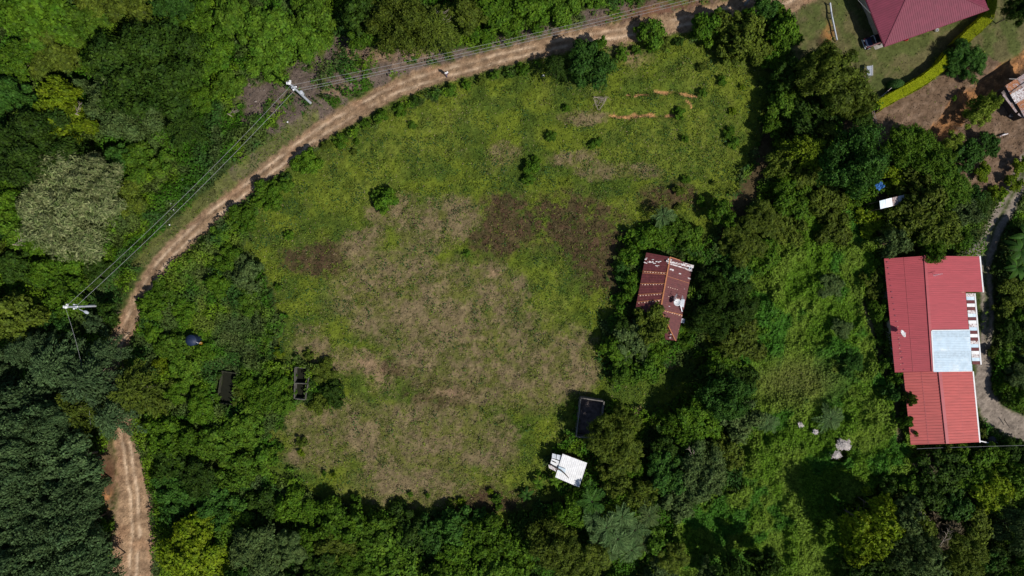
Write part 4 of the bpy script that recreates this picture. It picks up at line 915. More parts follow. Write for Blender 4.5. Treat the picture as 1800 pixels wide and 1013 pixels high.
# --- long house with the crimson and coral roofs
lh = thing('house', 'long house under joined crimson and coral metal roofs with a pale panel', 'house', P(1640,615,0))
V3 = lambda px, py, h: P(px, py, h)
ER, EW = 3.9, 2.8
def sheet(tl, tr, br, bl, m, name='roof_sheet', pitch=.26, rh=.022):   # tl-tr along ridge, bl-br along eave
    return ribs(tl, tr, br, bl, pitch, rh).build(name, m, rf, solid=.03)
rfb = MB(); bar(rfb, V3(1626,450,ER-.02), V3(1640,653,ER-.02), .34, .12); rf = rfb.build('roof', M_ROOF, lh)
sheet(V3(1626,450,ER), V3(1640,653,ER), V3(1573,655,EW), V3(1554,455,EW), M_ROOF)
a_ = lerp2((1626,450),(1640,653), .315); c_ = lerp2((1626,450),(1640,653), .65)
sheet(V3(1626,450,ER), V3(*a_,ER), V3(1727,513,2.95), V3(1721,451,2.95), M_ROOF)
sheet(V3(*a_,ER), V3(*c_,ER), V3(1703,582,3.1), V3(1697,514,3.1), M_ROOF)
for k in range(6):
    f0, f1 = k/6, (k+1.03)/6; tl, tr = V3(1637.5,581.5,ER+.05).lerp(V3(1641.5,653.5,ER+.05), f0), V3(1637.5,581.5,ER+.05).lerp(V3(1641.5,653.5,ER+.05), f1)
    bl, br = V3(1705,580.5,3.14).lerp(V3(1709,652,3.10), f0), V3(1705,580.5,3.14).lerp(V3(1709,652,3.10), f1); up_ = Vector((random.uniform(-.06,.06), 0, .012*(k % 2)))
    sheet(tl+up_, tr+up_, br+up_, bl+up_, M_PANEL if k % 3 else M_PANEL2, 'skylight_panel', .24, .02)
b = MB()
for f in (.52,):
    for (a1, a2, b1, b2, e1, e2) in (((1626,450),(1640,653),(1554,455),(1573,655),ER,EW), ((1653,653),(1666,780),(1588,655),(1601,782),3.75,2.75), ((1653,653),(1666,780),(1709,653),(1721,777),3.75,2.9)):
        p_ = V3(*a1,e1).lerp(V3(*b1,e2), f); q_ = V3(*a2,e1).lerp(V3(*b2,e2), f); bar(b, p_+Vector((0,0,.03)), q_+Vector((0,0,.03)), .03, .015)
b.build('overlap_joint', M_ROOF, rf)
b = MB(); bar(b, V3(1638,581,ER+.07), V3(1705,580,3.2), .09, .03); bar(b, V3(1641,653.5,ER+.07), V3(1709,652.5,3.16), .09, .03); bar(b, V3(1637.5,582,ER+.1), V3(1641.5,653,ER+.1), .14, .04); b.build('flashing', M_WHITE, rf)
sheet(V3(1653,653,3.75), V3(1666,780,3.75), V3(1601,782,2.75), V3(1588,655,2.75), M_ROOF2, pitch=.40, rh=.032)
sheet(V3(1653,653,3.75), V3(1666,780,3.75), V3(1721,777,2.9), V3(1709,653,2.9), M_ROOF2, pitch=.40, rh=.032)
b = MB(); bar(b, V3(1652,653,3.80), V3(1665.5,780,3.80), .42, .07); b.build('ridge_cap', M_ROOF, rf)
b = MB(); bar(b, V3(1626,449,ER+.05), V3(1640,653,ER+.05), .34, .06); b.build('ridge_cap', M_ROOF, rf)
for p_, q_ in (((1722,450,2.9),(1728,514,2.9)), ((1713,516,2.45),(1724,641,2.45)), ((1710,653,2.85),(1722,778,2.85))):
    b = MB(); bar(b, V3(*p_), V3(*q_), .18, .16); b.build('gutter', M_WHITE, lh)
b = MB(); bar(b, V3(1721,775,2.7), V3(1739,779,2.2), .12, .12); b.build('downpipe', M_WHITE, lh)
screws([(V3(1559,456,EW+.12), V3(1574,560,EW+.16)), (V3(1574,560,EW+.16), V3(1590,655,EW+.30))], 'screw_row', rf, M_ROOF3, .85, .10)
screws([(V3(1577,560,EW+.16), V3(1584,655,EW+.22))], 'screw_row', rf, M_PALERUST, .8, .06)
# lean-to of mixed sheets
random.seed(12); n = 21; k0 = 0
for i in range(n):
    t0, t1 = i/n, (i+.97)/n
    m_ = [M_WORN, M_PANEL, M_OLDROOF, M_WHITE, M_OLDROOF, M_WORN, M_PANEL, M_OLDROOF, M_WHITE][i % 9]
    a0, a1 = lerp2((1698,516),(1709.5,641), t0), lerp2((1698,516),(1709.5,641), t1); b0, b1 = lerp2((1712,516),(1723,641), t0), lerp2((1712,516),(1723,641), t1)
    dz = .02*(i % 2)
    b = MB(); q = [V3(*a0, 2.9+dz), V3(*a1, 2.9+dz), V3(*b1, 2.5+dz), V3(*b0, 2.5+dz)]; b.quad(*q); b.build('lean_to_sheet', m_, rf, solid=.02)
ww = inset([V3(1556,457,0), V3(1700,455,0), V3(1706,650,0), V3(1575,652,0)], .9, 0)
wallprism(lh, [ww[0], ww[1], ww[2], ww[3]], 2.6, (V3(1627,464,3.6), V3(1639,643,3.6)), M_CREAM)
w2 = inset([V3(1590,664,0), V3(1706,662,0), V3(1717,774,0), V3(1604,778,0)], .9, 0)
wallprism(lh, w2, 2.55, (V3(1655,672,3.4), V3(1664,770,3.4)), M_CREAM)
for t in (.2, .5, .8): window_on(lh, ww[0], ww[3], t, 1.2, 1.0, 2.0)
door_on(lh, ww[2], ww[1], .3); window_on(lh, ww[2], ww[1], .7, 1.2, 1.0, 2.0); window_on(lh, w2[2], w2[1], .5, 1.3, 1.0, 2.0); door_on(lh, w2[2], w2[1], .2)
for t in (.05, .35, .65, .95):
    a0 = lerp2((1712,518),(1722.5,640), t); p = V3(*a0, 2.4); b = MB(); b.box((p.x, p.y, 1.0), (.12,.12,2.85)); b.build('post', M_DARKWOOD, lh)
settle(lh)
def dish(px, py, h, r, lab, az, el, sc=1.0, mast=None):
    t = thing('satellite_dish', lab, 'satellite dish', P(px, py, h)); t.location.z = h-.55*r
    b = MB(); prof = [(r*k, .32*r*k*k) for k in (.02,.25,.5,.75,1.0)]; n = 24; 
    for rr_, z in prof:
        for k in range(n): a = 2*math.pi*k/n; b.v.append((rr_*math.cos(a), rr_*math.sin(a), z))
    for i in range(len(prof)-1):
        for k in range(n): b.f.append((i*n+k, i*n+(k+1)%n, (i+1)*n+(k+1)%n, (i+1)*n+k))
    b.f.append(tuple(range(n))[::-1])
    o = b.build('reflector', M_WHITE, t, smooth=True, solid=.02); o.location = (0,0,.6*r+.2); o.rotation_euler = (el*math.sin(-az), el*math.cos(az), 0)
    b = MB(); b.tube([(0,0,.0),(r*.5*math.cos(az),r*.5*math.sin(az),r*.7+.3),(r*.5*math.cos(az),r*.5*math.sin(az),r*.9+.4)], .02, 6); b.box((r*.5*math.cos(az),r*.5*math.sin(az),r*.95+.4), (.1,.1,.14)); b.build('feed_arm', M_METAL, t)
    b = MB(); b.tube([(0,0,-.1),(0,0,.6*r+.2)], .035, 8); b.build('mast', M_METAL, t); return t
dish(1584, 587, 3.75, .52, 'white satellite dish tilted on the left slope of the long crimson roof', .6, .75)
dish(1190, 532, 3.45, .50, 'round pale satellite dish on the old maroon roof', 2.5, .25)
def antenna(px, py, h, lab, az, L_=1.3, hh=1.0):
    t = thing('antenna', lab, 'antenna', P(px, py, h), az); t.location.z = h-hh
    b = MB(); b.tube([(0,0,-.05),(0,0,hh)], .025, 6); b.build('mast', M_METAL, t)
    b = MB(); b.tube([(-L_/2,0,hh-.05),(L_/2,0,hh-.05)], .02, 5)
    for i in range(6): x = -L_/2+.1+i*(L_-.2)/5; l = .5-.05*i; b.tube([(x,-l/2,hh-.03),(x,l/2,hh-.03)], .012, 4)
    b.build('elements', M_METAL, t)
antenna(1649, 483, 4.6, 'small aerial on the right slope of the long crimson roof', .2)
antenna(1188, 522, 3.9, 'thin aerial above the dish on the old maroon roof', 1.2, .9, .9)
antenna(1200, 524, 3.7, 'thin aerial at the right edge of the old maroon roof', 1.6, .7, .8)
def tank(px, py, r, h, m, lab):
    t = thing('water_tank', lab, 'water tank', at(px, py)); b = MB()
    b.lathe([(r*.97,0),(r,.05),(r,h*.3),(r*.97,h*.33),(r,h*.36),(r,h*.66),(r*.97,h*.69),(r,h*.72),(r*.98,h*.85),(r*.6,h*.97),(r*.36,h)], 28); b.build('body', m, t, smooth=False)
    b = MB(); b.lathe([(r*.36,h),(r*.36,h+.06),(r*.1,h+.10)], 20); b.build('lid', m, t)
    b = MB(); b.tube([(r*.9,-r*.3,h*.8),(r*1.2,-r*.5,h*.8),(r*1.2,-r*.5,0)], .03, 6); b.build('pipe', M_WHITE, t)
tank(1735, 772, .62, 1.3, M_BLACK, 'black round water tank at the lower right corner of the long red roof')
tank(345, 597, .78, 1.9, M_NAVY, 'navy water tank sunk in the thicket left of the field')
bucket(357, 603, M_YELLOW, .17, .7, 'small bright yellow container beside the navy water tank')

# --- old maroon roofed house
oh = thing('house', 'old house with a patched maroon tin roof overgrown by bushes', 'house', P(1166,520,0))
r0, r1 = P(1178,452,3.2), P(1161,545,3.2)
b = MB(); bar(b, r0+Vector((0,0,.05)), r1+Vector((0,0,.05)), .18, .05); orf = b.build('roof', M_RUST, oh)
rf = orf
sheet(r0, r1, P(1115,553,2.4), P(1136,444,2.4), M_OLDROOF, pitch=.3, rh=.02)
sheet(r0, r1, P(1200,553,2.5), P(1218,467,2.5), M_OLDROOF, pitch=.3, rh=.02)
sheet(r1, P(1161.5,545.2,3.2), P(1189,600,2.45), P(1200,553.3,2.5), M_OLDROOF, pitch=.3, rh=.015) if False else None
b = MB(); b.quad(r1, P(1187.5,599,2.75), P(1189,600,2.7), P(1200,553.5,2.48)); b.build('roof_sheet', M_OLDROOF, orf, solid=.03)
b = MB(); b.quad(r1, P(1167,572,2.6), P(1169,597,2.5), P(1187.5,599,2.75)); b.build('roof_sheet', M_OLDROOF, orf, solid=.03)
def onW(s, t): return r0.lerp(r1, s).lerp(P(1136,444,2.4).lerp(P(1115,553,2.4), s), t)
def onE(s, t): return r0.lerp(r1, s).lerp(P(1218,467,2.5).lerp(P(1200,553,2.5), s), t)
b = MB(); up = Vector((0,0,.035))
for s in (.30,.33,.50,.68,.80): bar(b, onW(s,.04)+up, onW(s,1)+up, .07, .03)
for s in (.36,): bar(b, onE(s,.04)+up, onE(s,1)+up, .05, .03)
bar(b, r1+Vector((0,0,.06)), P(1200,554,2.56), .10, .04); bar(b, r1+Vector((0,0,.06)), P(1187.5,599,2.82), .12, .04); bar(b, r0+Vector((0,0,.02)), P(1196,458,2.9), .10, .04)
b.build('rust_seam', M_RUST, orf)
S1 = lambda f, s, a=.08, c=.96: (f(s, a), f(s, c))
screws([S1(onW,.31), S1(onW,.52), S1(onW,.70), S1(onW,.82), S1(onE,.55,.1,.6), S1(onE,.72,.2,.75), (r1.lerp(P(1200,554,2.5),.05)+Vector((0,0,.02)), P(1200,556,2.52)), (P(1176,575,2.72), P(1194,580,2.55)), (P(1178,579,2.7), P(1193,584,2.55))], 'screw_row', orf, M_PALERUST, .40, .11)
b = MB(); random.seed(8)
for i in range(16):
    p = onW(random.uniform(.08,.20), random.uniform(.35,.98)); b.box((p.x, p.y, p.z+.05), (random.uniform(.12,.55), random.uniform(.06,.2), .02), random.uniform(-.5,.2))
for s, t, l in ((.22,.14,.6),(.24,.52,.35),(.05,.0,.5),(.27,.95,.4),(.5,.85,.12),(.9,.35,.2)): p = onE(s, t); b.box((p.x, p.y, p.z+.06), (l*1.1, l*.42, .02), -.25)
for x_, y_ in ((1178,558),(1172,580),(1179,588),(1178,594)): p = P(x_, y_, 2.85); b.box((p.x, p.y, p.z), (.22,.16,.02), random.uniform(-.5,.5))
b.build('peeling_patch', M_WORN, orf)
for p_, q_, w_ in (((1171,459,3.3),(1219,470,2.75),.26), ((1174,463,3.25),(1212,474,2.7),.16), ((1200,464,2.95),(1219,469,2.72),.40), ((1205,472,2.8),(1216,477,2.62),.22)):
    b = MB(); bar(b, P(*p_), P(*q_), w_, .06); b.build('broken_board', M_WORN, orf)
b = MB(); b.lathe([(.22,0),(.22,.25),(.14,.25),(.14,.05)], 14, tuple(P(1213,472,2.62))); b.build('vent_pipe', M_METAL, orf)
b = MB(); bar(b, P(1199,548,2.85), P(1196,536,3.2), .10, .10); b.build('brace', M_METAL, orf)
b = MB(); p = P(1199,533,2.62); b.box((p.x, p.y, p.z+.12), (.5,1.1,.22), -.15); b.build('gutter_box', M_METAL, orf, bevel=.03)
b = MB(); p = P(1200,564,2.0); b.box((p.x, p.y, 1.0), (.5,.62,2.3), -.2); b.build('chimney_box', M_POLE, oh, bevel=.02)
ow = inset([P(1178,452,0)+Vector((-3.2,.1,0)), P(1216,467,0), P(1199,552,0), P(1118,550,0)], .5, 0)
wallprism(oh, ow, 2.35, m=M_CONCD)
door_on(oh, ow[3], ow[2], .7); window_on(oh, ow[0], ow[3], .3, 1.0, .9, 1.8, M_DARKWOOD)
settle(oh)

# --- white shed
ws = thing('shed', 'small shed with a bright white corrugated roof at the field edge', 'shed', P(1003,827,0))
rf = None
A_, B_, C_, D_ = P(989,798,2.5), P(1032,814,2.4), P(1018,857,2.15), P(976,839,2.25)
ribs(A_, B_, C_, D_, .27, .02).build('roof', M_WHITE, ws, solid=.03)
wallprism(ws, inset([P(989,798,0), P(1032,814,0), P(1018,857,0), P(976,839,0)], .35, 0), 2.05, m=M_RUST)
for q, m_ in (([(971,797),(978,799),(977,807),(970,805)], M_METAL), ([(979,799),(987,801),(985,810),(978,807)], M_METAL), ([(970,806),(984,811),(981,821),(967,816)], M_WHITE), ([(964,817),(980,821),(977,829),(965,823)], M_WORN), ([(982,820),(995,825),(993,833),(981,828)], M_PANEL)):
    b = MB(); zz = 2.2 if m_ is not M_PANEL else 2.52; b.quad(*[P(x_, y_, zz+.02*i) for i, (x_, y_) in enumerate(q)]); b.build('roof_patch', m_, ws, solid=.02)
b = MB(); q = inset([P(970,799,0), P(986,803,0), P(979,828,0), P(966,821,0)], .25, 0)
for p in q: b.tube([(p.x,p.y,-.2),(p.x,p.y,2.15)], .05, 6)
b.build('post', M_DARKWOOD, ws); door_on(ws, C_*1, D_*1, .5) if False else None
settle(ws)
def branch(pts, r, lab, m=M_DARKWOOD, name='branch'):
    b = MB(); b.tube(pts, r, 7); o = b.build(name, m, smooth=True); o['label'] = lab; o['category'] = name.replace('_', ' '); return o
branch([P(966,815,2.45), P(976,822,2.55), P(986,827,2.64), P(993,833,2.60), P(1000,841,2.52)], [.07,.09,.10,.08,.05], 'curved dark branch lying across the white shed roof')
branch([P(971,811,2.34), P(978,814,2.36)], [.06,.04], 'short dark stick on the small white roof patch left of the shed', name='stick')

# --- roofless concrete tank and ruins
def pen(name, lab, cat, loops, hgt, th, m, floor=None, mf=None):
    cx_ = sum(p[0] for l in loops for p in l)/sum(len(l) for l in loops); cy_ = sum(p[1] for l in loops for p in l)/sum(len(l) for l in loops)
    t = thing(name, lab, cat, P(cx_, cy_, 0))
    for l in loops:
        for p_, q_ in zip(l[:-1], l[1:]):
            a_, e_ = P(*p_, hgt), P(*q_, hgt); a_.z = e_.z = hgt/2-.15; d_ = (e_-a_).normalized()
            b = MB(); bar(b, a_+d_*.0, e_-d_*th*1.02, th, hgt+.3); b.build('wall', m, t, bevel=.015)
    if floor:
        b = MB(); q = [P(*p_, hgt) for p_ in floor]; b.hexa([(v.x, v.y, -.4) for v in q], [(v.x, v.y, .12) for v in q]); b.build('floor', mf or m, t)
    settle(t); return t
pen('concrete_tank', 'open roofless concrete tank with dark stained floor by the field edge', 'concrete tank', [[(1021,700),(1062,706),(1054,772),(1013,768),(1021,700)]], 1.7, .15, M_CONC2, [(1022,702),(1060,707),(1053,769),(1015,766)], M_CONCD)
M_MOSSW = surf('mossy_wall', (.045,.046,.028), 1, scale=3, lo=.4); M_MOSSW2 = surf('grey_mossy_wall', (.11,.105,.09), 1, scale=3, lo=.4)
M_RUINFLOOR = surf('near_black_floor', (.008,.009,.004), 1, scale=3)  # near-black floor colour inside both ruins
pen('ruin', 'sunken dark roofless ruin with a pale wall top in the left thicket', 'ruin', [[(389,653),(417,657),(411,712),(381,708),(389,653)]], 0.7, .12, M_MOSSW, [(390,655),(415,658),(410,710),(383,707)], M_RUINFLOOR)
pen('ruin', 'two celled roofless ruin with thin grey walls at the left field edge', 'ruin', [[(518,646),(543,648),(541,676),(536,703),(517,701),(518,646)], [(518,674),(541,675)]], 1.1, .12, M_MOSSW2, [(519,648),(541,650),(535,701),(518,700)], M_RUINFLOOR)

# --- rusty tin shack at the right edge
sh = thing('shack', 'shack roofed with rusty overlapping tin sheets at the right edge', 'shack', P(1798,170,0))
random.seed(3)
O = (1765,152); U = (15,-9.5); W_ = (9.5,16.0)     # steps along the ridge side and down the sheets
def sp(u, v): return (O[0]+U[0]*u+W_[0]*v, O[1]+U[1]*u+W_[1]*v)
b = MB(); q = [sp(0,0), sp(4,0), sp(4,3.7), sp(.3,3.9)]; b.hexa([P(*p_, 2.2) for p_ in q], [P(*p_, 2.25) for p_ in q]); rf = b.build('roof', M_DARKWOOD, sh)
for v in range(4):
    for u in range(3):
        u0, u1 = u*1.35+.15+random.uniform(-.06,.06), (u+1)*1.35+.25; v0, v1 = v*.95+random.uniform(-.05,.05), v*.95+1.02
        z = 2.36+.05*((u+v) % 2)+.03*u; m_ = [M_TIN, M_TINRUST, M_TIN, M_WORN, M_TIN, M_TIN, M_TINRUST][(u*2+v*3) % 7]
        if v == 0 and u == 0: m_ = M_TINRUST
        ribs(P(*sp(u0,v0),z), P(*sp(u0,v1),z+.02), P(*sp(u1,v1),z+.06), P(*sp(u1,v0),z+.05), .20, .025).build('roof_sheet', m_, rf, solid=.015)
b = MB(); q = [sp(-.55,.35), sp(.25,.2), sp(.35,2.5), sp(-.3,2.6)]; b.hexa([P(*p_,1.9) for p_ in q], [P(*p_,1.96) for p_ in q]); b.build('lean_to', M_CONCD, sh)
for p_, q_ in ((sp(-.5,.6), sp(-.25,2.7)), (sp(-.2,2.9), sp(.35,3.9))): b = MB(); bar(b, P(*p_,2.1), P(*q_,2.1), .28, .06); b.build('loose_board', M_TIN, sh)
for p_, q_ in ((sp(.8,-.35), sp(1.5,.1)), (sp(.3,.9), sp(3,.7))): b = MB(); bar(b, P(*p_,2.6), P(*q_,2.65), .10, .06); b.build('batten', M_WOOD, sh)
wallprism(sh, inset([P(*sp(.1,.1),0), P(*sp(4,.1),0), P(*sp(4,3.6),0), P(*sp(.3,3.8),0)], .4, 0), 2.15, m=M_DARKWOOD)
door_on(sh, P(*sp(.35,3.6),0), P(*sp(3.9,3.5),0), .35); settle(sh)
bucket(1775, 204, M_METAL, .22, .4, 'pale metal bucket at the lower left corner of the tin shack')
branch([P(1757,240,.25), P(1764,237,.2), P(1772,235,.25)], [.10,.12,.08], 'pale plank lying on bare soil below the tin shack', M_WORN, 'plank')

# --- poles, street light and cables
def pole(base, lab, hgt=9.0, arm=None, trans=True, az=0):
    t = thing('utility_pole', lab, 'utility pole', (base.x, base.y, 0)); t.location.z = g1(base.x, base.y)
    b = MB(); b.tube([(0,0,-.4),(0,0,hgt*.5),(0,0,hgt)], [.18,.15,.11], 10); b.build('pole', M_POLE, t)
    b = MB(); b.lathe([(.13,hgt),(.20,hgt+.03),(.20,hgt+.25),(.10,hgt+.34)], 10); b.box((-.22,.02,hgt+.1), (.26,.3,.16)); b.box((.10,.24,hgt+.05), (.24,.3,.16)); b.build('insulator', M_WHITE, t)
    b = MB(); b.box((0,0,hgt-1.6), (.62,.14,.14), az); b.box((0,0,hgt-1.9), (.14,.6,.14), az); b.build('bracket', M_METAL, t)
    for k in range(3): b = MB(); a = az+k*2.1; b.lathe([(.06,0),(.11,.04),(.06,.1),(.11,.14),(.05,.2)], 8, (.30*math.cos(a), .30*math.sin(a), hgt-1.75)); b.build('insulator', M_WHITE, t)
    if trans: b = MB(); b.lathe([(.2,hgt*.5-.5),(.26,hgt*.5-.45),(.26,hgt*.5+.3),(.15,hgt*.5+.4)], 12, (.12,.12,0)); b.build('meter_can', M_POLE, t)
    if arm:
        b = MB(); q = Vector(arm)-Vector((base.x, base.y, 0)); b.tube([(0,0,hgt-2.2), (q.x*.5,q.y*.5,q.z+.15), (q.x*.85,q.y*.85,q.z+.1)], .045, 6); a_ = b.build('lamp_arm', M_METAL, t)
        b = MB(); b.lathe([(.05,.10),(.2,.06),(.24,-.04),(.15,-.12)], 12); o = b.build('lamp_head', M_METAL, t); o.location = q; o.scale = (1.5,.9,1); o.rotation_euler.z = math.atan2(q.y, q.x)
    return t
pA = P(512,150,9.2); pB = P(115,540,9.2); pC = P(1310,8,0); pC = Vector((pC.x, pC.y, 9.2))
pole(pA, 'grey concrete pole standing on the brown bank above the road bend', az=.3)
pole(pB, 'concrete pole with a streetlight arm at the left edge wood', arm=P(151,549,7.4), trans=False)
pole(pC, 'concrete pole whose foot shows by the road at the top edge', trans=False)
pD = P(128,760,9.2)
def cable(a, e, sag, r, lab, n=24):
    b = MB(); pts = []
    for i in range(n+1):
        t = i/n; p = Vector(a).lerp(Vector(e), t); p.z -= 4*sag*t*(1-t); pts.append(p)
    b.tube(pts, r, 5); o = b.build('cable', M_WIRE); o['label'] = lab; o['category'] = 'cable'; o['group'] = 'overhead cables'
z9 = Vector((0,0,9.25)); z7 = Vector((0,0,7.3)); fl = lambda p, dx=0, dy=0: Vector((p.x+dx, p.y+dy, 0))
cable(fl(pA)+z9, fl(pB)+z9, 1.2, .015, 'outer overhead cable running from the bank pole to the streetlight pole')
cable(fl(pA,-.2,-.1)+z7, fl(pB,.2,.1)+z7, 1.0, .017, 'inner overhead cable running from the bank pole to the streetlight pole')
cable(fl(pA)+z9, fl(pC)+z9, 1.6, .013, 'upper overhead cable along the dirt road towards the top edge')
cable(fl(pA,.2,.1)+z7, fl(pC,-.1,.1)+z7, 1.2, .016, 'middle overhead cable along the dirt road towards the top edge')
cable(fl(pA,.25,-.1)+Vector((0,0,7.0)), fl(pC,.1,-.1)+Vector((0,0,7.0)), 1.35, .014, 'lowest overhead cable along the dirt road towards the top edge')
cable(fl(pB)+z9, fl(pD)+Vector((0,0,5.5)), .8, .013, 'cable leaving the streetlight pole down over the left wood')
cable(P(1612,789,3.0), P(1860,782,3.6), .2, .014, 'thin cable crossing below the long red roof to the right edge')
cable(P(1500,-10,3.4), P(1530,23,2.9), .1, .018, 'thin cable reaching the left side of the maroon hipped roof')

# --- fences
def rail_fence(pts, lab, hgt, rr_, m, rails=(1.0,), step=2.0, cat='fence', name='fence', postr=.07, wid=None):
    c = Vector(P(*pts[0], 0)); t = thing(name, lab, cat, (c.x, c.y, g1(c.x, c.y)))
    W = []
    for a_, e_ in zip(pts[:-1], pts[1:]):
        a_, e_ = P(*a_, 0), P(*e_, 0); n = max(1, int((e_-a_).length/step))
        W += [a_.lerp(e_, i/n) for i in range(n)]
    W.append(P(*pts[-1], 0))
    for p in W:
        z = g1(p.x, p.y); b = MB(); b.tube([(p.x,p.y,z-.3),(p.x,p.y,z+hgt)], postr, 6); b.build('post', M_DARKWOOD if wid else m, t)
    for f in rails:
        b = MB(); b.tube([(p.x, p.y, g1(p.x,p.y)+hgt*f) for p in W], rr_, 6); b.build('rail', m, t)
    for c_ in t.children: c_.matrix_parent_inverse = Matrix.Translation(-Vector(t.location))
    return t
rail_fence([(1455,9),(1458,24),(1459,34),(1464,55),(1468,73)], 'low pale log rail fence beside the orange bare soil at the top right', .6, .13, M_METAL, (1.0,), 1.9, wid=1)
rail_fence([(1527,190),(1533,215),(1540,250),(1545,290),(1551,330)], 'thin wire fence crossing the shaded brown soil above the blue tarp', 1.2, .022, M_WIRE, (1.0,.6), 1.6, postr=.05)
rail_fence([(1553,375),(1555,420),(1556,452)], 'thin wire fence between the blue tarp and the long red roof', 1.2, .022, M_WIRE, (1.0,.6), 1.8, postr=.05)
rail_fence([(1540,455),(1556,448)], 'short grey rail at the upper left corner of the long red roof', 1.0, .06, M_WOOD, (1.0,), 1.5)
rail_fence([(188,1013),(185,985),(183,960)], 'thin wire fence on the left verge of the road at the bottom', 1.1, .02, M_WIRE, (1.0,.5), 1.8, postr=.04)
rail_fence([(1545,172),(1562,157)], 'short pale rail by the clipped round bush', .8, .04, M_WORN, (1.0,), 1.4)
# white goal-like frame beside the rosette tree
t = thing('frame', 'white rectangular pipe frame at the right side of the rosette leafed tree', 'frame', at(1526,128))
b = MB(); b.tube([(.1,-.9,0),(.1,-.9,1.4),(.1,.9,1.4),(.1,.9,0)], .06, 8); b.build('front_frame', M_WHITE, t)
b = MB(); b.tube([(-.9,-.9,0),(.1,-.9,1.35)], .04, 6); b.build('brace', M_WHITE, t); b = MB(); b.tube([(-.9,.9,0),(.1,.9,1.35)], .04, 6); b.build('brace', M_WHITE, t)
b = MB(); b.quad((.1,-.88,1.36),(.1,.88,1.36),(-.8,.88,1.1),(-.8,-.88,1.1)); b.build('cover', M_METAL, t, solid=.02); t.scale = (.75,.75,.75)

# --- blue tarp and pale tin roof in the trees
t = thing('tarp', 'crumpled blue tarp tied among the trees above the pale tin roof', 'tarp', at(1545,328,0,0)); b = MB(); n = 7; random.seed(2)
for i in range(n):
    for j in range(n): b.v.append(((i-3)*.17, (j-3)*.15, 6.2+random.uniform(-.16,.16)+.08*abs(i-3)))
b.f = [(i*n+j, (i+1)*n+j, (i+1)*n+j+1, i*n+j+1) for i in range(n-1) for j in range(n-1)]
b.build('sheet', M_TARP, t, solid=.01); t.rotation_euler.z = .6; t.location = (P(1545,328,6.2).x, P(1545,328,6.2).y, 0)
b = MB()
for x_, y_ in ((-.72,-.66),(.72,-.66),(.72,.66),(-.72,.66)): b.tube([(x_,y_,0),(x_,y_,6.35)], .04, 5)
b.build('pole', M_DARKWOOD, t)
t = thing('water_stand', 'pale tin roofed stand half hidden in the trees below the blue tarp', 'stand', (P(1569,355,4.4).x, P(1569,355,4.4).y, 0), math.radians(14))
for i, m_ in enumerate((M_PANEL, M_METAL, M_TIN, M_METAL)):
    x0 = -1.7+i*.85; ribs((x0,.55,4.45+.03*(i%2)), (x0+.82,.55,4.45+.03*(i%2)), (x0+.84,-.55,4.2), (x0,-.55,4.2), .2, .02).build('roof_sheet', m_, t, solid=.02)
for x_ in (-1.6, 1.6):
    for y_ in (-.5, .5): b = MB(); b.tube([(x_,y_,-.2),(x_,y_,4.2)], .06, 6); b.build('post', M_DARKWOOD, t)

# --- clipped hedges and topiary
def hedge(line, wd, hgt, m, lab, n, ls=.12, cat='hedge'):
    W = [P(*q, hgt) for q in line]; t = thing('hedge', lab, cat, (W[0].x, W[0].y, 0)); o_ = Vector((W[0].x, W[0].y, 0)); b = MB(); ps = []; ns = []
    L0 = [(W[i+1]-W[i]).length for i in range(len(W)-1)]; r = np.random.RandomState(len(line)+n % 97)
    prof = [(-wd/2,0),(-wd/2,hgt*.9),(-wd/2+.1,hgt),(wd/2-.1,hgt),(wd/2,hgt*.9),(wd/2,0)]
    sec = []
    for i, p in enumerate(W):
        d_ = (W[min(i+1, len(W)-1)]-W[max(i-1, 0)]); d_.z = 0; d_.normalize(); s_ = Vector((-d_.y, d_.x, 0)); sec.append([Vector((p.x, p.y, 0))+s_*a*.92-o_+Vector((0,0,z*.97)) for a, z in prof])
    b.v = [tuple(v) for s in sec for v in s]; k = len(prof)
    for i in range(len(W)-1): b.f += [(i*k+j, i*k+j+1, (i+1)*k+j+1, (i+1)*k+j) for j in range(k-1)]
    b.f += [tuple(range(k)), tuple((len(W)-1)*k+j for j in range(k))[::-1]]
    b.build('core', M_HEDGECORE, t)
    per = [hgt, wd, hgt]; tot = sum(per)
    for _ in range(n):
        i = r.choice(len(L0), p=np.array(L0)/sum(L0)); u = r.rand(); p = W[i].lerp(W[i+1], u); d_ = (W[i+1]-W[i]).normalized(); s_ = Vector((-d_.y, d_.x, 0))
        q = r.rand()*tot
        wob = .03+.16*vn(np.array([p.x*1.3]), np.array([p.y*1.3]), 2)[0]
        if q < hgt: v = s_*(-(wd/2+wob))+Vector((0,0,q)); nn = -s_
        elif q < hgt+wd: v = s_*(q-hgt-wd/2)+Vector((0,0,hgt+wob)); nn = Vector((0,0,1))
        else: v = s_*(wd/2+wob)+Vector((0,0,q-hgt-wd)); nn = s_
        c = Vector((p.x, p.y, 0))-o_+v; ps.append(tuple(c)); ns.append(tuple(nn))
    ps = np.array(ps); ns = unit(np.array(ns)+r.normal(size=(n,3))*.5)
    V, F = leaves(ps, ns, ls*r.uniform(.8,1.6,n), ls*.7, r); link('foliage', npmesh('foliage', V, F, m), t); return t
L['hedge'] = leafmat('leaf_clipped_hedge', (.26,.31,.006), (.31,.35,.008), var=.3); L['lawnhedge'] = leafmat('leaf_green_hedge', (.075,.17,.012), (.10,.19,.014), var=.35); L['topiary'] = leafmat('leaf_topiary', (.035,.09,.02), (.045,.10,.02), var=.3)
hedge([(1543,186),(1560,176),(1590,160),(1625,140),(1655,117),(1675,92)], 1.25, 1.3, L['hedge'], 'long clipped yellow green hedge curving below the maroon hipped roof', 26000)
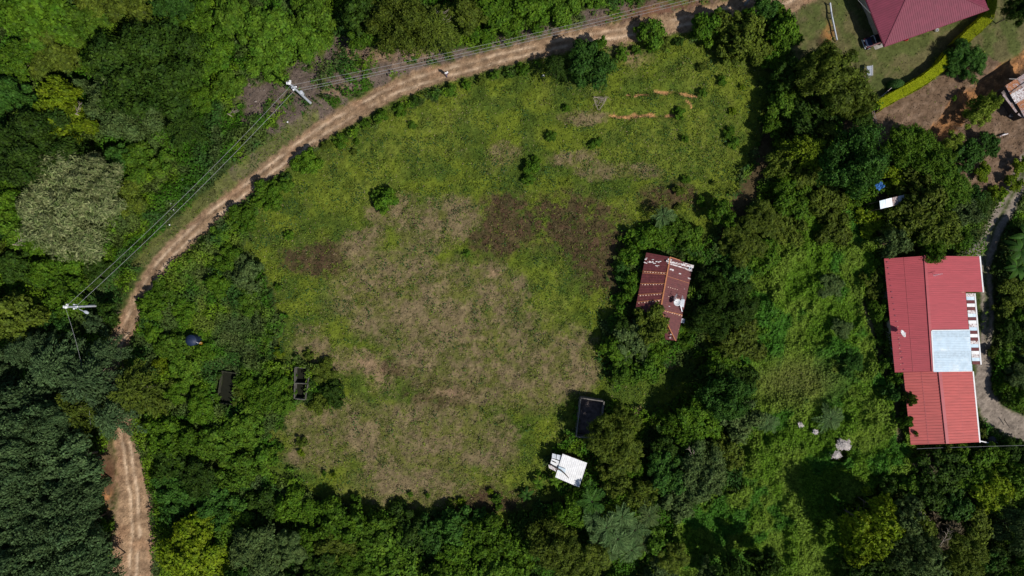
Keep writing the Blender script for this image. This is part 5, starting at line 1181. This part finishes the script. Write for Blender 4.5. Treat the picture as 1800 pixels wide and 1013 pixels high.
hedge([(1683,82),(1700,65),(1722,45),(1738,30),(1742,10),(1745,-20)], 1.35, 1.3, L['hedge'], 'clipped yellow hedge section touching the right corner of the maroon roof', 16000)
hedge([(1790,545),(1784,575),(1776,610),(1770,640)], 1.4, .9, L['lawnhedge'], 'clipped bright green hedge strip right of the driveway', 9000)
def dome(px, py, r, hgt, m, lab):
    p = P(px, py, hgt*.6); t = thing('topiary_bush', lab, 'bush', (p.x, p.y, g1(p.x, p.y))); rs = np.random.RandomState(5); n = 5000
    dv = unit(rs.normal(size=(n,3))); dv[:,2] = np.abs(dv[:,2]); ps = dv*np.array([r*1.15, r*.8, hgt])*(1+.03*rs.normal(size=(n,1)))
    V, F = leaves(ps, unit(dv+rs.normal(size=(n,3))*.4), .13, .09, rs); link('foliage', npmesh('foliage', V, F, m), t)
    b = MB(); b.lathe([(r*.6,-.1),(r*.72,.2),(r*.7,hgt*.5),(r*.45,hgt*.8),(.1,hgt*.95)], 18); b.build('core', M_HEDGECORE, t)
dome(1577, 148, .98, 1.5, L['topiary'], 'dark clipped dome shaped bush on the lawn beside the yellow hedge')
dome(1762, 681, .75, 1.1, L['lime'], 'bright green rounded clipped bush on the right side of the driveway')

# --- logs, sticks, husks, litter
branch([P(1493,231,.3), P(1502,226,.3)], [.10,.07], 'short charred log on brown soil, upper of the two', name='log')
branch([P(1497,245,.3), P(1505,240,.3)], [.10,.07], 'short charred log on brown soil, lower of the two', name='log')
branch([P(1765,738,.4), P(1775,752,.4)], [.06,.05], 'dark stick lying at the outer edge of the driveway bend', name='stick')
b = MB(); c = at(1052,183); ap = [(1042,172),(1065,175),(1052,194)]
q = [at(*p_, 0, .15) for p_ in ap]; random.seed(6)
for i in range(3):
    for k in range(3):
        a_, e_ = q[i], q[(i+1)%3]; j = lambda: Vector((random.uniform(-.18,.18), random.uniform(-.18,.18), random.uniform(.05,.4))); b.tube([a_+j(), (a_+e_)/2+j()*1.1, e_+j()], [.035,.03,.02], 5)
for k in range(14):
    u = random.random(); v = random.random()*(1-u); p_ = q[0]+(q[1]-q[0])*u+(q[2]-q[0])*v; d_ = Vector((random.uniform(-1,1), random.uniform(-1,1), 0))*.5; b.tube([p_-d_+Vector((0,0,.2)), p_+d_+Vector((0,0,.35))], .022, 5)
o = b.build('stick_pile', M_TWIG); o['label'] = 'triangular pile of pale cut sticks left of the orange soil scars'; o['category'] = 'stick pile'
def husks(px, py, rx, ry, n, lab, seed):
    rs = np.random.RandomState(seed); a = rs.rand(n)*6.28; q = np.sqrt(rs.rand(n)); lo_ = .45+1.0*vn(a*1.3, a*0+seed*3.1, seed % 8); px_ = px+rx*q*lo_*np.cos(a)*(.8+.4*rs.rand(n)); py_ = py+ry*q*lo_*np.sin(a)*(.8+.4*rs.rand(n))
    x = (px_-CX)*S; y = (CY-py_)*S; z = gh(x, y)+.5+.5*(1-q)*rs.rand(n)+.1
    pz = unit(np.stack([rs.normal(size=n)*.5, rs.normal(size=n)*.5, np.ones(n)], 1)); ud = np.stack([rs.normal(size=n)*.6+.6, rs.normal(size=n)*.6-.8, np.zeros(n)], 1)
    V, F = leaves(np.stack([x, y, z+.35], 1), pz, .32+.45*rs.rand(n), .06+.10*rs.rand(n), rs, udir=ud, fold=.3)
    V2 = np.concatenate([V, V-np.array([0,0,.03])]); F2 = np.concatenate([F, F[:, ::-1]+len(V)])
    o = link('husk_heap', npmesh('husk_heap', V2, F2, M_HUSK)); o['label'] = lab; o['category'] = 'husk heap'; o['group'] = 'heaps of bleached husks'
husks(1473, 778, 13, 9, 620, 'largest bleached palm husk heap in the vine plot below the silvery palm', 1)
husks(1461, 797, 10, 6, 300, 'narrow bleached husk heap just below the largest heap', 2)
husks(1427, 757, 4, 4, 40, 'tiny bleached husk heap left of the silvery palm', 3)
husks(1402, 744, 5, 4, 45, 'small bleached husk heap, farthest left in the vine plot', 4)
husks(1398, 718, 4, 4, 26, 'small bleached husk heap above the others near the silvery palms', 7)
def litter(px, py, s, lab, seed=0):
    random.seed(seed+int(px)); c = at(px, py, 0, .25); b = MB(); n = 5
    for i in range(n):
        for j in range(n): b.v.append((c.x+(i-2)*s*.25, c.y+(j-2)*s*.25, c.z+random.uniform(0,.12)))
    b.f = [(i*n+j, (i+1)*n+j, (i+1)*n+j+1, i*n+j+1) for i in range(n-1) for j in range(n-1)]
    o = b.build('litter_bag', M_WHITE, solid=.01); o['label'] = lab; o['category'] = 'litter'; o['group'] = 'white litter on the road verge'
for x_, y_, s_, l_ in ((309,370,.42,'largest scrap of white litter on the verge under the cables'), (320,365,.28,'white litter scrap right of the largest one under the cables'), (302,358,.26,'white litter scrap above and left of the largest one'), (300,396,.18,'tiny white litter scrap lowest on the verge'), (323,316,.32,'white litter scrap on green slope left of the road bend'), (335,291,.18,'small pale litter scrap highest on the green slope'), (510,218,.2,'white litter scrap below the roadside pole'), (955,134,.3,'pale scrap of litter under the dark plumed tree')):
    litter(x_, y_, s_, l_)
def dirt_mound(px, py, r, hgt, lab, seed):
    rs = random.Random(seed); c = at(px, py); b = MB(); n = 14; m_ = 5
    for i in range(m_+1):
        for k in range(n): a = 6.283*k/n; q = r*i/m_*(1+.25*math.sin(3*a+seed)); b.v.append((c.x+q*math.cos(a), c.y+q*.6*math.sin(a), c.z-.1+(hgt*(1-(i/m_)**2))+rs.uniform(-.05,.05)))
    b.f = [(i*n+k, i*n+(k+1)%n, (i+1)*n+(k+1)%n, (i+1)*n+k) for i in range(m_) for k in range(n)]
    o = b.build('soil_mound', M_ORANGE, smooth=True); o['label'] = lab; o['category'] = 'soil mound'

def bare_limb(px, py, h, ln, az, lab, seed):
    rs = random.Random(seed); p = P(px, py, h); t = thing('dead_branch', lab, 'dead branch', (p.x, p.y, 0)); b = MB()
    b.tube([(-.1,-.1,-.3),(0,0,h*.5),(0,0,h)], [.10,.07,.05], 6); d_ = Vector((math.cos(az), math.sin(az), 0)); q = Vector((0,0,h-.3)); b.tube([q, q+d_*ln*.5+Vector((0,0,.4)), q+d_*ln+Vector((0,0,.5))], [.05,.035,.012], 5)
    for i in range(9):
        f = rs.uniform(.15,.9); s0 = q+d_*ln*f+Vector((0,0,.4)); a = az+rs.choice((-1,1))*rs.uniform(.4,1.1); l = ln*rs.uniform(.25,.5)*(1.1-f)+.3
        b.tube([s0, s0+Vector((math.cos(a), math.sin(a), .25))*l*.6, s0+Vector((math.cos(a+.3), math.sin(a+.3), .35))*l], [.028,.018,.008], 4)
    b.build('branch', M_TWIG, t, smooth=True)
for q in ((765,15,5.2,3.2,-.9,'bare pale branch sticking out of the dark trees above the road',1), (132,200,7.0,1.6,1.0,'bare grey limb poking from the yellow green tree in the upper left wood',2), (22,430,4.5,2.2,.4,'grey dead twigs at the left edge below the pale flowering tree',3), (1222,806,4.4,1.8,2.2,'bare dead twigs between the dark trees below the long shadow',4), (1655,960,5.6,2.6,1.2,'dry leafless branch in the lower right wood below the long red roof',5), (1635,915,5.2,2.0,2.5,'second dry leafless branch in the lower right wood, nearer the vivid tree',6), (400,200,2.6,1.6,.3,'thin dry branch at the left end of the brown bank',7)): bare_limb(*q)
# --- person in a white shirt at the road edge
def person(px, py, rz):
    g = at(px, py); t = thing('person', 'person in a white shirt and dark trousers walking on the lower edge of the road', 'person', g, rz)
    t.location.z = g.z
    def skin(name, pts, edges, m, parent=t, lv=1):
        me = bpy.data.meshes.new(name); me.from_pydata([p[:3] for p in pts], edges, []); me.materials.append(m); o = link(name, me, parent)
        md = o.modifiers.new('skin', 'SKIN'); lay = me.skin_vertices[0].data if me.skin_vertices else None
        if lay is None:
            bpy.context.view_layer.objects.active = o; lay = me.skin_vertices[0].data
        for i, p in enumerate(pts): lay[i].radius = (p[3], p[4] if len(p) > 4 else p[3]); lay[i].use_root = (i == 0)
        md.use_smooth_shade = True; s = o.modifiers.new('sub', 'SUBSURF'); s.levels = s.render_levels = lv; return o
    J = [(0,0,.93,.14,.10),(0,0,1.12,.13,.09),(0,.01,1.36,.17,.10),(0,.02,1.50,.055),(0,.03,1.58,.075,.08),(0,.03,1.70,.075,.09),
         (.09,0,.88,.085),(.10,.16,.48,.058),(.10,.05,.09,.042),(.11,.20,.04,.035),
         (-.09,0,.88,.085),(-.10,-.05,.48,.058),(-.10,-.26,.12,.042),(-.11,-.14,.04,.035),
         (.19,.0,1.42,.055),(.24,-.10,1.14,.042),(.23,-.02,.90,.030),(.23,.02,.82,.028,.015),
         (-.19,.0,1.42,.055),(-.24,.08,1.14,.042),(-.23,.24,.94,.030),(-.23,.30,.88,.028,.015)]
    E = [(0,1),(1,2),(2,3),(3,4),(4,5),(0,6),(6,7),(7,8),(8,9),(0,10),(10,11),(11,12),(12,13),(2,14),(14,15),(15,16),(16,17),(2,18),(18,19),(19,20),(20,21)]
    skin('body', J, E, M_SKIN)
    for (hx, hy, hz) in ((.23,.02,.82),(-.23,.30,.88)):
        for k, (dy, l) in enumerate(((-.03,.07),(-.01,.08),(.01,.075),(.03,.06))):
            skin('finger', [(hx,hy+dy,hz,.009),(hx,hy+dy+.005,hz-l*.6,.008),(hx-.012*np.sign(hx),hy+dy+.01,hz-l,.007)], [(0,1),(1,2)], M_SKIN)
        skin('thumb', [(hx,hy+.03,hz+.02,.010),(hx-.02*np.sign(hx),hy+.055,hz-.01,.009),(hx-.025*np.sign(hx),hy+.06,hz-.035,.008)], [(0,1),(1,2)], M_SKIN)
    skin('shirt', [(0,0,.90,.165,.125),(0,0,1.12,.155,.115),(0,.01,1.36,.19,.125),(0,.015,1.46,.10),(.19,.0,1.43,.075),(.235,-.08,1.20,.062),(-.19,.0,1.43,.075),(-.235,.06,1.20,.062)], [(0,1),(1,2),(2,3),(2,4),(4,5),(2,6),(6,7)], M_SHIRT)
    skin('trousers', [(0,0,.93,.155,.12),(.09,0,.86,.105),(.10,.16,.48,.078),(.10,.06,.12,.062),(-.09,0,.86,.105),(-.10,-.05,.48,.078),(-.10,-.25,.15,.062)], [(0,1),(1,2),(2,3),(0,4),(4,5),(5,6)], M_TROUSER)
    skin('hair', [(0,.005,1.62,.075),(0,.0,1.70,.095),(0,.025,1.755,.085)], [(0,1),(1,2)], M_HAIR)
    for s in (-1, 1):
        b = MB(); b.lathe([(.001,-.012),(.010,-.006),(.012,0),(.010,.006),(.001,.012)], 8, (.03*s,.122,1.655)); b.build('eye', M_HAIR, t)
        b = MB(); b.box((.11*s if s > 0 else -.11, .20 if s > 0 else -.17, .04), (.10,.27,.08)); b.build('shoe', M_BLACK, t, bevel=.02)
        b = MB(); b.box((.085*s,.03,1.65),(.02,.03,.06)); b.build('ear', M_SKIN, t, bevel=.008)
    b = MB(); b.hexa([(-.016,.11,1.60),(.016,.11,1.60),(.016,.15,1.60),(-.016,.15,1.60)], [(-.006,.11,1.66),(.006,.11,1.66),(.006,.12,1.66),(-.006,.12,1.66)]); b.build('nose', M_SKIN, t)
    b = MB(); b.box((0,.117,1.575),(.05,.02,.012)); b.build('mouth', M_TROUSER, t)
person(786, 133, math.radians(25))
